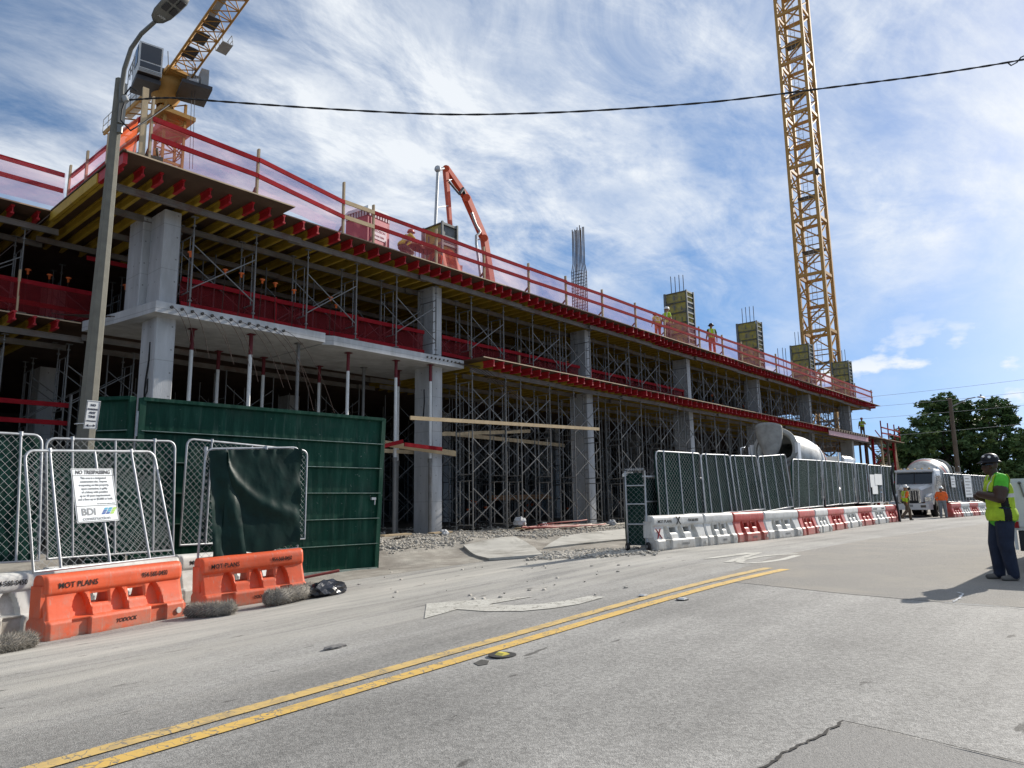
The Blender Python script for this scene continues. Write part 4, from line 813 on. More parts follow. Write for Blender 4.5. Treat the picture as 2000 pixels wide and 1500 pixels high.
def barrier_mesh(mat):
    prof=[(0,.255),(.03,.262),(.215,.258),(.245,.235),(.262,.205),(.30,.192),(.36,.175),(.42,.158),(.48,.142),(.53,.130),(.57,.124),(.585,.140),(.61,.152),(.66,.156),(.74,.152),(.785,.142),(.815,.122),(.835,.09),(.84,.04)]
    # finer sampling
    pf=[]
    for (a,b),(c,d) in zip(prof,prof[1:]):
        n=max(1,int(math.hypot(c-a,d-b)/.016)); pf+=[(a+(c-a)*k/n,b+(d-b)*k/n) for k in range(n)]
    pf.append(prof[-1]); nv=len(pf); nu=150
    U=[-BL/2+BL*i/nu for i in range(nu+1)]
    pk=[-.58,0.,.58]; hl=[-.295,.285]; HW=.13; HZ=(.405,.53)
    def sm(t): t=min(1,max(0,t)); return t*t*(3-2*t)
    def rec(u,z):
        r=0
        for c in pk:
            if .25<z<.575:
                h=(z-.25)/.325; half=.15*math.sqrt(max(0,1-h*h))*(1 if c else .95)
                e=half-abs(u-c)
                if e>0: r=max(r,.105*sm(e/.020)*sm((.57-z)/.02))
        for c in(-.62,.62):
            if .0<=z<.235:
                e=min(.14-abs(u-c),.235-z)
                if e>0: r=max(r,.06*sm(e/.014))
        for c in hl:
            e=min(HW-abs(u-c)+.035,z-HZ[0]+.035,HZ[1]+.035-z)
            if e>0: r=max(r,.02*sm(e/.035))
        e=BL/2-abs(u)
        if e<.05: r=max(r,.03*sm((.05-e)/.05))
        if .79<z and abs(u-.1)<.10: r+=.0
        return r
    hole=lambda i,j:any(abs((U[i]+U[i+1])/2-c)<HW for c in hl) and HZ[0]<(pf[j][0]+pf[min(j+1,nv-1)][0])/2<HZ[1]
    mb=MB()
    for sgn in(-1,1):
        vs=[]
        for j,(z,wd) in enumerate(pf):
            for u in U: vs.append((u,sgn*max(.03,wd-rec(u,z)),z))
        fs=[]
        for j in range(nv-1):
            for i in range(nu):
                if hole(i,j): continue
                a=j*(nu+1)+i; q=(a,a+1,a+nu+2,a+nu+1); fs.append(q if sgn<0 else q[::-1])
        mb.add(vs,fs,0,True)
    o=(nu+1)*nv
    F=lambda i,j:j*(nu+1)+i
    extra=[]
    # tunnel walls of the two openings, end caps, top
    for c in hl:
        I=[i for i in range(nu) if abs((U[i]+U[i+1])/2-c)<HW]; J=[j for j in range(nv-1) if HZ[0]<(pf[j][0]+pf[j+1][0])/2<HZ[1]]
        i0,i1,j0,j1=I[0],I[-1]+1,J[0],J[-1]+1
        for i in range(i0,i1): extra+=[(F(i,j0),F(i+1,j0),o+F(i+1,j0),o+F(i,j0)),(F(i+1,j1),F(i,j1),o+F(i,j1),o+F(i+1,j1))]
        for j in range(j0,j1): extra+=[(F(i0,j+1),F(i0,j),o+F(i0,j),o+F(i0,j+1)),(F(i1,j),F(i1,j+1),o+F(i1,j+1),o+F(i1,j))]
    for j in range(nv-1): extra+=[(F(0,j+1),F(0,j),o+F(0,j),o+F(0,j+1)),(F(nu,j),F(nu,j+1),o+F(nu,j+1),o+F(nu,j))]
    for i in range(nu): extra.append((F(i,nv-1),F(i+1,nv-1),o+F(i+1,nv-1),o+F(i,nv-1)))
    for f in extra: mb.f.append(f); mb.m.append(0); mb.s.append(False)
    # joining lug at the right-hand foot
    mb.box((BL/2-.04,-.2,.06),(BL/2+.05,.2,.2)); mb.box((-BL/2-.03,-.12,.3),(-BL/2+.03,.12,.7))
    me=mb.mesh('barrier_body',mat); me.set_sharp_from_angle(angle=RAD(38)); return me
BMESH={'orange':barrier_mesh(P_OR),'white':barrier_mesh(P_WH),'red':barrier_mesh(P_RD)}
STENCIL=M('stencil_black',(.018,.018,.018),.8,var=.2); GREYTX=M('moulded_grey_text',(.22,.22,.22),.7)
PLUG=MB().cyl((BL/2-.14,-.262,.12),(BL/2-.14,-.285,.12),.045,12).mesh('drain_plug',M('plug_white',(.62,.60,.55),.5)); 
TXT_A=text_mesh('MOT PLANS',.105,sx=1.02,bold=.001); TXT_B=text_mesh('954-560-0450',.10,sx=.80,bold=.001); TXT_C=text_mesh('YODOCK',.075,shear=.25,bold=.001); TXT_D=text_mesh('YODOCK',.06,shear=.25)
def flat_text(me,mat,org,tilt):
    me=me.copy(); me.materials.clear(); me.materials.append(mat); me.transform(Matrix.Translation(org)@Matrix.Rotation(RAD(90+tilt),4,'X')); return me
TA=flat_text(TXT_A,STENCIL,(-.92,-.160,.655),0); TB=flat_text(TXT_B,STENCIL,(.36,-.160,.665),0); TCk=flat_text(TXT_C,STENCIL,(-.1,-.2645,.1),0); TCg=flat_text(TXT_C,GREYTX,(-.1,-.2645,.1),0)
def barrier(col,x,y,z,rz,label,group,text=True,tilt=0.,logo=True,sx=1.,sz=1.):
    t=thing('water_barrier',label,'barrier',(x,y,z),0,group); t.rotation_euler=(0,tilt,rz); t.scale=(sx,1,sz)
    b=obj('body',BMESH[col],t)
    obj('drain_plug',PLUG,t)
    if text: obj('lettering',TA,b); obj('lettering',TB,b)
    if logo: obj('lettering',TCk if col=='orange' else TCg,b)
    return t
def front_line(a,b,off=.26):
    a=Vector(a); b=Vector(b); d=(b-a); L_=math.hypot(d.x,d.y); ang=math.atan2(d.y,d.x); m=(a+b)/2; n=Vector((-math.sin(ang),math.cos(ang),0)); c=m+n*off; return c.x,c.y,ang,L_,-math.atan2(gz(b.x,b.y)-gz(a.x,a.y),L_)
x,y,a,L_,tl=front_line(gnd(90,1254),gnd(362,1203)); barrier('orange',x,y,gz(x,y),a,'orange barrier lettered MOT PLANS under the no-trespassing sign panel','left gate barriers',tilt=tl,sx=L_/BL)
O1=(x,y,a)
x,y,a,L_,tl=front_line(gnd(398,1195),gnd(600,1163)); barrier('orange',x,y,gz(x,y),a,'orange barrier with the dark cloth panel standing on it','left gate barriers',tilt=tl,sx=L_/BL,sz=1.0)
O2=(x,y,a)
for x,y,a,lb in((2.5,12.25,.2,'white barrier cut off by the left edge of the picture'),(4.75,12.95,.22,'white barrier mostly hidden behind the first orange barrier'),(6.95,13.5,.2,'white barrier showing between the two orange barriers')):
    barrier('white',x,y,gz(x,y),a,lb,'left gate barriers')
RB=[(1284,1077),(1393,1066),(1455,1060.5),(1509,1054),(1567,1046.5),(1602,1041.5),(1627,1037.5),(1657,1032.5),(1685,1028),(1710,1024.5),(1738,1021),(1756,1018.5)]
RC=['white','white','red','white','red','white','red','white','red','white','red']
RL=['white lettered barrier with black and red X marks beside the mesh gate','white barrier second from the mesh gate','red barrier nearest the mesh gate','white barrier between the two nearest red barriers','second red barrier from the mesh gate','white barrier just left of the middle red barrier','third red barrier from the mesh gate','white barrier just right of the middle red barrier','fourth red barrier from the mesh gate','last white barrier of the row before the mixer truck','last red barrier of the row before the mixer truck']
RPOS=[]
gp=[gnd(*p) for p in RB]
# even out the row along the kerb
xs_=[15.72+ (40.2-15.72)*k/11 for k in range(12)]
def rb_y(x): return 9.22-.45*math.sin(min(1,max(0,(x-15.7)/9))*math.pi/2)*(1 if x<24.7 else max(0,1-(x-24.7)/9))+ (0 if x<24.7 else .5*min(1,(x-24.7)/14))
for k in range(11):
    A_=Vector((gp[k].x,rb_y(gp[k].x),0)); B_=Vector((gp[k+1].x,rb_y(gp[k+1].x),0))
    x,y,a,L_,tl=front_line(A_,B_); t=barrier(RC[k],x,y,gz(x,y)+.003,a+random.uniform(-.015,.015),RL[k],'barriers along the right-hand fence',text=k in(0,9),logo=k<4,sx=L_/BL*.985); RPOS.append((x,y,a,L_))
    if k==0:
        t_=[c for c in t.children if c.name.startswith('body')][0]; pm=M('spray_red',(.30,.02,.03),.8)
        obj('spray_mark',MB().bar((-.15,-.1615,.60),(.0,-.1615,.80),.004,.035,(0,-1,0)).mesh('m',STENCIL),t_); obj('spray_mark',MB().bar((.02,-.1615,.60),(-.17,-.1615,.81),.004,.03,(0,-1,0)).mesh('m',STENCIL),t_)
        obj('spray_mark',MB().bar((-1.0,-.2,.28),(-.84,-.165,.52),.01,.03,(0,-1,0)).mesh('m',pm),t_); obj('spray_mark',MB().bar((-.82,-.2,.28),(-1.02,-.165,.52),.01,.03,(0,-1,0)).mesh('m',pm),t_)
# ------------------------------------------------------------------ chain-link panels
SCREEN=M('green_screen',(.010,.030,.025),1.0,spec=0.,var=.35,scale=5,dirt=(.032,.052,.042),dscale=1.5,dlo=.5,dhi=.75,stretch=(3,3,.8)); SCREEN_D=M('black_green_cloth',(.005,.021,.017),.42,var=.3,scale=4,bump=.12,bscale=10,spec=.14)
WIRE=M('chain_wire',(.42,.435,.44),.7,.1,var=.15,spec=.15)
def quadfn(TL,TR,BLc,BRc):
    TL,TR,BLc,BRc=map(Vector,(TL,TR,BLc,BRc))
    return lambda s,t:(BLc*(1-s)+BRc*s)*(1-t)+(TL*(1-s)+TR*s)*t
def rounded_loop(f,W,H,rad,n=4,bottom_round=False):
    pts=[]; rx,ry=rad/W,rad/H
    def corner(cx,cy,a0):
        for k in range(n+1):
            t=a0+math.pi/2*k/n; pts.append(f(cx+rx*math.cos(t),cy+ry*math.sin(t)))
    corner(1-rx,1-ry,0); corner(rx,1-ry,math.pi/2)
    if bottom_round: corner(rx,ry,math.pi); corner(1-rx,ry,1.5*math.pi)
    else: pts.append(f(0,0)); pts.append(f(1,0))
    return pts
def chain(f,W,H,sp,r,rad=.0,toff=0.):
    mb=MB(); c=sp
    nrm=(f(1,0)-f(0,0)).cross(f(0,1)-f(0,0)).normalized()
    for sg in(1,-1):
        n0=int(-H/c)-1; n1=int(W/c)+2+int(H/c)
        for k in range(n0,n1):
            # line s=k*c + sg*h ; h in [0,H]
            lo=0.; hi=H; s0=(k+.0)*c
            if sg>0: lo=max(lo,-s0); hi=min(hi,W-s0)
            else: lo=max(lo,s0-W); hi=min(hi,s0)
            if hi-lo<.03: continue
            a=f((s0+sg*lo)/W,lo/H); b=f((s0+sg*hi)/W,hi/H); o=nrm*(sg*r*.8)
            mb.cyl(a+o,b+o,r,3,caps=False)
    return mb
def fence_panel(label,group,TL,TR,BLc,BRc,uprights,sp=.085,wr=.0042,pr=.022,screen=None,clips=True,screen_side=1.,screen_rng=(0,1,0,1),nscr=16,wob=.02,chainlink=True):
    f=quadfn(TL,TR,BLc,BRc); W=(f(1,0)-f(0,0)).length; H=(f(0,1)-f(0,0)).length; base=f(.5,0)
    t=thing('fence_panel',label,'fence',tuple(base),0,group)
    part('frame',MB().tube(rounded_loop(f,W,H,.13),pr,7,closed=True),GALV,t)
    for s in uprights: part('upright',MB().cyl(f(s,0),f(s,.995),pr*.9,7),GALV,t)
    if chainlink: part('chain_link',chain(f,W,H,sp,wr),WIRE,t,kind='stuff')
    if clips:
        for s in uprights[::2]: part('clip',MB().cyl(f(s,.985),f(s,1.02),pr*1.5,6),GALV,t)
    nr=(f(1,0)-f(0,0)).cross(f(0,1)-f(0,0)).normalized()*(-.045*screen_side)
    if screen:
        a,b,c,d=screen_rng; ph=random.uniform(0,9)
        def g_(u,v):
            s=a+(b-a)*u; h=c+(d-c)*v; p=f(s,h); q=wob*(math.sin(11*u+ph)+.7*math.sin(5*u+9*v+ph)+.5*math.sin(17*v+3*u)); return p+nr*(1+q/.045*(.3 if v>.9 else 1))
        part('screen',MB().grid(g_,nscr,nscr),screen,t)
    return t,f,W,H
def yat(px,py,y): return ony(px,py,y)
G='chain-link panels at the left gate'
p1,f1,W1,H1=fence_panel('leaning chain-link panel carrying the no-trespassing sign',G,yat(48,880,11.65),yat(300,882,12.2),yat(65,1118,11.22),yat(340,1086,11.78),(.17,.5,.8),sp=.125,wr=.0025,pr=.021)
fence_panel('chain-link panel cut off by the left edge of the picture',G,yat(-190,836,12.4),yat(82,850,12.75),yat(-230,1112,12.1),yat(76,1095,12.55),(.2,.55,.83),sp=.125,wr=.0025,pr=.021,screen=SCREEN)
fence_panel('chain-link panel behind the sign panel with torn green screen',G,yat(90,856,13.1),yat(342,862,13.45),yat(92,1092,12.95),yat(338,1074,13.3),(.18,.5,.82),sp=.125,wr=.0025,pr=.021,screen=SCREEN,wob=.022,nscr=24,screen_rng=(.0,1,.0,.90))
fence_panel('chain-link panel standing behind the dark cloth panel',G,yat(366,857,13.6),yat(600,880,14.0),yat(351,1065,13.5),yat(595,1052,13.9),(.18,.5,.82),sp=.125,wr=.0025,pr=.021,screen=SCREEN,wob=.02,screen_rng=(0,1,0,.93))
pf2,f2,W2,H2=fence_panel('panel on the second orange barrier hung with dark crumpled cloth',G,yat(402,877,12.0),yat(585,874,11.95),yat(386,1096,11.95),yat(581,1070,11.88),(.0,.2,.62),sp=.125,wr=.0025,pr=.021)
from mathutils import noise as mnoise
def cloth():
    nr=(f2(1,0)-f2(0,0)).cross(f2(0,1)-f2(0,0)).normalized()
    def c1(u,v):
        s=.20+.80*u; h=.02+.965*v+.02*math.sin(9*u)*(1-v); p=f2(s,h)
        # one long diagonal swag from the top left corner, fine creases, scalloped head
        d=(1-v)-.10-.62*math.sqrt(max(0,u)); fold=.05*math.exp(-(d/.07)**2)*(1-.55*u)-.035*math.exp(-((d-.16)/.12)**2)*(1-u)
        q_=Vector((u*3.2+v*1.4,v*2.2-u*.6,1.7)); cre=.016*(mnoise.ridged_multi_fractal(q_,.9,2.1,4,.9,2.0)-1.2)*.5+.012*mnoise.noise(Vector((u*7,v*6,4)))+.02*mnoise.noise(Vector((u*2.2,v*2,9)))+.012*math.exp(-((1-v)/.06)**2)*math.sin(34*u+3*mnoise.noise(Vector((u*5,0,0))))
        edge=.03*math.exp(-((1-u)/.05)**2)*math.sin(15*v)
        return p+nr*max(.03,.075+fold+cre+edge)
    part('cloth',MB().grid(c1,90,90),SCREEN_D,pf2)
    def c2(u,v):
        s=.02+.25*u+.18*(1-v)*(.6+.4*u); h=-.14*(1-u*.3)*(1-v)+.985*v; p=f2(s,max(h,-.16)); w_=.06+.03*math.sin(8*u+4*v)+.03*mnoise.noise(Vector((u*3,v*7,2)))+.015*mnoise.noise(Vector((u*9,v*15,5)))
        return p+nr*(w_+.03*(1-v))
    part('cloth_flap',MB().grid(c2,14,30),SCREEN_D,pf2)
cloth()
# sign on the leaning panel
def sign_board(f,W,H,s0,s1,t0,t1,parent):
    a=f(s0,t0); b=f(s1,t0); c=f(s0,t1); x=(b-a).normalized(); y=(c-a); y=(y-x*y.dot(x)); h=y.length; y.normalize(); n=x.cross(y); w_=(b-a).length
    root=thing('no_trespassing_sign','white NO TRESPASSING sign tied to the leaning chain-link panel','sign',tuple(a))
    SW=M('sign_board_white',(.74,.77,.78),.5,var=.03); DK=M('sign_print',(.03,.03,.035),.6); GR=M('sign_print_grey',(.25,.26,.27),.6)
    o=a+n*.035
    bd=part('board',MB().prism([o,o+x*w_,o+x*w_+y*h,o+y*h],n*.006),SW,root)
    q=lambda u,v:o+n*.0085+x*(w_*u)+y*(h*v)
    fr=MB()
    for (u0,v0),(u1,v1) in(((.02,.015),(.98,.015)),((.98,.015),(.98,.985)),((.98,.985),(.02,.985)),((.02,.985),(.02,.015)),((.02,.865),(.98,.865)),((.02,.30),(.98,.30))): fr.bar(q(u0,v0),q(u1,v1),.006,.002,n)
    part('border',fr,DK,root)
    def tx(s,size,u,v,m,bold=0.,shear=0.,sx=1.,al='CENTER'): text_on(s,size,m,bd,q(u,v),x,y,sx=sx,bold=bold,shear=shear,align=al)
    tx('NO TRESPASSING',h*.098,.5,.895,DK,.0022,.2,.86)
    for i,l in enumerate(('This area is a designated','construction site. Anyone','trespassing on this property,','upon conviction, is guilty','of a felony with penalties','up to 10 years imprisonment','and a fines up to $5,000 or both.')): tx(l,h*.062,.5,.80-.066*i,GR,.0002,0,.80)
    tx('Per Statutes for violation of law',h*.03,.95,.325,GR,0,0,.9,'RIGHT')
    tx('BDI',h*.175,.12,.135,GR,.004,0,1.0,'LEFT'); tx('construction',h*.095,.13,.04,GR,0,0,1.08,'LEFT')
    cols=[(.04,.10,.30),(.06,.30,.45),(.35,.55,.10)]
    for i in range(3):
        for j in range(3):
            u=.58+.105*i+.035*j; v=.135+.042*j; m=M('logo_%d'%((i+j)//2 if i<2 else 2),cols[min(2,(i+(j>1)))],.6)
            part('logo_bar',MB().prism([q(u,v),q(u+.085,v),q(u+.12,v+.036),q(u+.035,v+.036)],n*.001),m,bd)
sign_board(f1,W1,H1,.295,.60,.36,.835,None)
# panels on the right-hand barriers
RP=[((1280,881),(1367,886),(1289,1008),(1378,1003)),((1368,887),(1424,889),(1380,1005),(1440,999)),((1425,890),(1477,891),(1440,1000),(1494,994)),((1480,892),(1533,888),(1495,999),(1549,989)),((1548,897),(1604,900),(1550,994),(1608,988)),((1606,900),(1637,902),(1613,988),(1645,984)),((1639,902),(1668,905),(1646,985),(1674,982)),((1670,905),(1694,907),(1677,983),(1701,981.5)),((1695,908),(1720,910),(1702,982),(1724,980.5)),((1721,910),(1743,912),(1726,981),(1747,979.5))]
RPL=['first green-screened chain-link panel beside the mesh gate','second chain-link panel from the mesh gate','third chain-link panel, tilting, from the mesh gate','crooked chain-link panel in front of the mixer chute','wide chain-link panel in front of the mixer drum','chain-link panel just right of the mixer drum','seventh chain-link panel from the mesh gate','chain-link panel left of the papered one','chain-link panel with white papers taped on it','last chain-link panel before the truck opening']
def rp_y(px,py,z=.9):
    y=9.3
    for _ in range(6): p=ony(px,py,y); y=rb_y(p.x)+.27
    return y
for k,(tl_,tr_,bl_,br_) in enumerate(RP):
    yl=rp_y(*bl_); yr=rp_y(*br_)
    pt,ff,ww,hh=fence_panel(RPL[k],'chain-link panels along the right-hand fence',ony(*tl_,yl+.18),ony(*tr_,yr+.18),ony(*bl_,yl),ony(*br_,yr),(.17,.5,.82) ,sp=.13 if k<4 else .15,wr=.0019,pr=.019,screen=SCREEN,nscr=10,clips=k<6)
    if k==8:
        for s0,s1,t0,t1 in((.0,.55,.40,.74),(.35,.95,.46,.76),(.1,.55,.22,.42)): 
            a_,b_,c_,d_=ff(s0,t0),ff(s1,t0),ff(s1,t1),ff(s0,t1); hh_=.04+.012*(s0>.2)+.006*(.05<s0<.2); nn=(b_-a_).cross(d_-a_).normalized(); nn=nn if nn.y<0 else -nn; single('paper_notice',MB().prism([a_+nn*hh_,b_+nn*hh_,c_+nn*hh_,d_+nn*hh_],nn*.002),M('paper',(.7,.71,.7),.7,var=.05),{.0:'left white paper notice taped to the fence panel',.35:'right white paper notice taped to the fence panel',.1:'lower white paper notice taped to the fence panel'}[s0],'notice',tuple(a_))
# rolling mesh gate behind the first panels
def rolling_gate():
    t=thing('rolling_gate','chain-link rolling gate on small black wheels at the driveway','gate',(15.6,9.75,0))
    def leaf(a,b,z0,z1,hz,name='leaf'):
        f=quadfn((*a,z1),(*b,z1),(*a,z0),(*b,z0)); W=(f(1,0)-f(0,0)).length; H=z1-z0
        l=part('leaf_frame',MB().tube([f(0,0),f(0,1),f(1,1),f(1,0)],.025,7,closed=True),GALV,t)
        for h in hz: part('mid_rail',MB().cyl(f(0,h),f(1,h),.02,6),GALV,l)
        part('chain_link',chain(f,W,H,.13,.002),WIRE,l,kind='stuff'); n=Vector((0,.05,0)); part('screen',MB().grid(lambda u,v:f(u,v*.97)+n+Vector((0,.015*math.sin(13*u+7*v),0)),10,8),SCREEN,l)
    leaf((15.72,9.72),(21.3,9.7),.14,1.82,(.28,.62)); leaf((15.56,9.95),(15.74,9.5),.12,1.95,(.28,.55,.8))
    mb=MB()
    for k in range(9): mb.tube([(15.56+.02*k,9.95-.05*k,1.95),(15.56+.02*k,9.95-.05*k,2.03)],.006,4)
    part('barb_strip',mb.cyl((15.56,9.95,1.99),(15.74,9.5,1.99),.01,5),GALV,t,kind='stuff')
    for x,y in((15.5,9.92),(15.68,9.44)):
        w_=part('wheel',MB().lathe([(.03,-.035),(.10,-.035),(.11,-.02),(.11,.02),(.10,.035),(.03,.035)],(x,y,.11+gz(x,y)),(.7,-.6,0),14),BLACK,t); part('hub',MB().cyl((x-.03,y+.03,.11+gz(x,y)),(x+.03,y-.03,.11+gz(x,y)),.045,8),GALV,w_)
    part('coil',MB().tube([(15.62+.12*math.cos(k*.7),9.9-.1*math.cos(k*.7),1.86+.05*math.sin(k*1.3)) for k in range(22)],.012,5),WHITEP,t)
rolling_gate()
# ------------------------------------------------------------------ solid green site gate
GREEN=M('green_gate_paint',(.006,.046,.029),.5,var=.22,scale=1.6,spec=.12,bump=.6,bscale=1.6,dirt=(.03,.095,.065),dscale=1.1,dlo=.5,dhi=.75,stretch=(4,4,.5))
def _splash(nt,N,L,c):
    g=N.new('ShaderNodeNewGeometry')
    for sc_,scl,lo,hi,f,col in((3.,(2.5,2.5,.22),.56,.72,.5,(.10,.15,.12)),(9,(1,1,1),.66,.72,.7,(.30,.34,.30)),(1.2,(1,1,1.4),.52,.7,.45,(.035,.06,.045))):
        mp=N.new('ShaderNodeMapping'); mp.inputs['Scale'].default_value=scl; L.new(g.outputs['Position'],mp.inputs[0]); n=N.new('ShaderNodeTexNoise'); n.inputs['Scale'].default_value=sc_; n.inputs['Detail'].default_value=8; n.inputs['Roughness'].default_value=.65; L.new(mp.outputs[0],n.inputs['Vector']); r=N.new('ShaderNodeMapRange'); L.new(n.outputs[0],r.inputs[0]); r.inputs[1].default_value=lo; r.inputs[2].default_value=hi; r.inputs[4].default_value=f; c=_mix(N,L,r.outputs[0],c,col)
    return c
extend(GREEN,_splash)
GEDGE=M('worn_green_edge',(.26,.33,.29),.5,.3,var=.4,scale=7)
def green_gate(a,b,zt,zb,nr,label,lean=0.,bays=6):
    a=Vector((*a,0)); b=Vector((*b,0)); d=b-a; n=Vector((d.y,-d.x,0)).normalized()
    t=thing('site_gate',label,'gate',(*((a+b)/2).xy,zb))
    q=lambda s,z,o=0.:Vector(((a+d*s+n*o).x+lean*s*(z-zb)/(zt-zb),(a+d*s+n*o).y,z))
    H=zt-zb; hb=H/bays
    for k in range(bays):
        z0=zb+k*hb; z1=z0+hb; W=d.length; nn=max(2,int(W/.22))
        # shallow-ribbed sheet of one bay
        mb=MB(); vs=[]; N_=nn*4
        for i in range(N_+1):
            s=i/N_; o=.0025 if (i%4) in(1,2) else 0
            vs+=[q(s,z0+.003,o),q(s,z1-.003,o)]
        mb.add(vs,[(2*i,2*i+2,2*i+3,2*i+1) for i in range(N_)]); part('sheet',mb,GREEN,t)
        r_=part('rib',MB().add([q(0,z1-.03,.02),q(1,z1-.03,.02),q(1,z1,.085),q(0,z1,.085),q(0,z1+.012,.085),q(1,z1+.012,.085),q(1,z1+.018,.0),q(0,z1+.018,.0)],[(0,1,2,3),(3,2,5,4),(4,5,6,7)]),GREEN,t)
        part('worn_lip',MB().add([q(0,z1+.0005,.0865),q(1,z1+.0005,.0865),q(1,z1+.0125,.0865),q(0,z1+.0125,.0865)],[(0,1,2,3)]),GEDGE,r_)
    part('end_post',MB().bar(q(1,zb-.02,.03),q(1,zt+.05,.03),.09,.12),GREEN,t); part('end_post',MB().bar(q(0,zb-.02,.03),q(0,zt+.05,.03),.09,.12),GREEN,t)
    part('bottom_angle',MB().bar(q(0,zb+.02,.06),q(1,zb+.02,.06),.10,.06),GEDGE,t)
    part('top_cap',MB().bar(q(0,zt+.03,.03),q(1,zt+.03,.03),.12,.07),GREEN,t)
    part('back_sheet',MB().add([q(0,zb,-.03),q(1,zb,-.03),q(1,zt,-.03),q(0,zt,-.03)],[(0,1,2,3)]),GREEN,t)
    return t,q
gt,gq=green_gate((5.75,14.95),(11.35,14.60),3.32,-.36,6,'long dark green ribbed steel gate swung open beside the barriers',lean=.16)
part('latch',MB().box(tuple(gq(.96,1.35,.09)-Vector((.05,.03,.03))),tuple(gq(.96,1.35,.09)+Vector((.08,.03,.03)))).cyl(gq(.97,1.35,.1),gq(.97,1.2,.1),.015,6),GALV,gt)
green_gate((5.05,15.9),(5.62,15.05),3.34,-.4,6,'short green gate leaf half hidden behind the light pole')
for dz in(.3,2.6): part('hinge',MB().cyl((5.68,14.93,dz),(5.68,14.93,dz+.5),.035,8),GALV,gt)
# ------------------------------------------------------------------ street light on concrete pole
def light_pole():
    x,y=4.29,13.52; z0=gz(x,y)-.02; t=thing('street_light','weathered concrete street light pole in front of the building corner','lamp post',(x,y,z0))
    n=8; zt=9.05; dx,dy=.10,-.06
    part('pole',MB().cyl((x,y,z0),(x+dx,y+dy,zt),.172,n,r2=.085,smooth=False),CONC_OLD,t)
    GM=M('lamp_metal',(.16,.165,.16),.45,.5,var=.15)
    tp=Vector((x+dx,y+dy,zt)); D=tp.dot(_F)-CAM.dot(_F)
    arm=[ond(236,205,13.2),ond(238,170,13.15),ond(243,135,13.05),ond(256,95,12.9),ond(276,66,12.7),ond(303,42,12.5)]
    arm=[Vector(p) for p in arm]; part('arm',MB().tube(arm,[.045,.045,.042,.04,.038,.035],8),GM,t)
    part('bracket',MB().bar(tp+Vector((.03,-.08,-.1)),tp+Vector((.03,-.08,-.9)),.12,.09,(0,1,0)).cyl(tp+Vector((.02,-.12,-.95)),tp+Vector((.02,-.12,-1.1)),.05,8),GM,t)
    # cobra head luminaire
    ax=(ond(372,-28,12.2)-ond(303,40,12.5)).normalized(); c=ond(305,40,12.5)+ax*.33; sd=ax.cross(Vector((0,0,1))).normalized(); up=sd.cross(ax)
    mb=MB(); vs=[]; S=[(-.36,.05,.03),(-.30,.12,.055),(-.16,.17,.075),(.05,.185,.08),(.25,.185,.075),(.36,.15,.05)]
    for s,w_,h in S:
        for k in range(12):
            th=2*math.pi*k/12; vs.append(c+ax*s+sd*(w_*math.cos(th))+up*(h*math.sin(th)*(1 if math.sin(th)>0 else .55)))
    fs=[(i*12+k,i*12+(k+1)%12,(i+1)*12+(k+1)%12,(i+1)*12+k) for i in range(len(S)-1) for k in range(12)]+[tuple(range(12))[::-1],tuple(range(60,72))]
    hd=part('lamp_head',MB().add(vs,fs,0,True),GM,t)
    for k in range(2):
        for j in range(2):
            p=c+ax*(.02+.19*j)+sd*(-.075+.15*k)-up*.05; part('led_panel',MB().prism([p-ax*.07-sd*.05,p+ax*.07-sd*.05,p+ax*.07+sd*.05,p-ax*.07+sd*.05],-up*.012),M('led_dark',(.03,.03,.035),.3),hd)
    text_on('40W',.07,M('lamp_number',(.45,.46,.46),.6),hd,c-ax*.17-sd*.07-up*.046,-sd*-1,-ax,bold=.001)
    # wires looping from the bracket
    part('wire',MB().tube([ond(247,190,13.2),ond(238,215,13.1),ond(236,235,13.05),ond(255,255,13.0),ond(280,240,13.3),ond(330,205,14)],.016,5),BLACK,t)
    part('wire',MB().tube([ond(240,190,13.2),ond(255,170,13.1),ond(268,178,13.1)],.014,5),BLACK,t); part('insulator',MB().cyl(ond(243,188,13.1),ond(247,198,13.1),.05,8),CGREY,t)
    part('tie_band',MB().tube([(x+.02+.165*math.cos(k*.7),y+.165*math.sin(k*.7),2.62) for k in range(9)],.008,4,closed=True),WHITEP,t)
    # parking sign strapped to the pole
    p=ond(180,810,11.75); s=thing('parking_sign','small white NO PARKING ANY TIME sign with double arrow on the pole','sign',tuple(p))
    xd=Vector((math.cos(-.12),math.sin(-.12),0))*1; xd=(Vector((_r.x,_r.y,0))*.55+Vector((_fh.x,_fh.y,0))*.75).normalized(); yd=(Vector((0,0,1))+xd*.06).normalized(); nn=xd.cross(yd)
    if nn.dot(Vector(p)-CAM)>0: nn=-nn
    W_,H_=.21,.47; o=Vector(p)-xd*W_/2-yd*H_/2
    bd=part('board',MB().prism([o,o+xd*W_,o+xd*W_+yd*H_,o+yd*H_],nn*-.004),WHITEP,s); q=lambda u,v:o+xd*(W_*u)+yd*(H_*v)+nn*.003
    DK=M('sign_navy',(.03,.035,.06),.6)
    for i,(l,sz) in enumerate((('NO',.05),('PARKING',.036),('ANY',.05),('TIME',.05),('TOW-AWAY',.025))): text_on(l,sz,DK,bd,q(.5,.80-.135*i),xd,yd,align='CENTER',bold=.002)
    part('arrow',MB().bar(q(.28,.12),q(.72,.12),.002,.022,nn).prism([q(.14,.12),q(.32,.17),q(.32,.07)],nn*.001).prism([q(.86,.12),q(.68,.17),q(.68,.07)],nn*.001),DK,bd)
    part('border',MB().tube([q(.04,.025),q(.96,.025),q(.96,.975),q(.04,.975)],.004,4,closed=True),DK,bd)
light_pole()
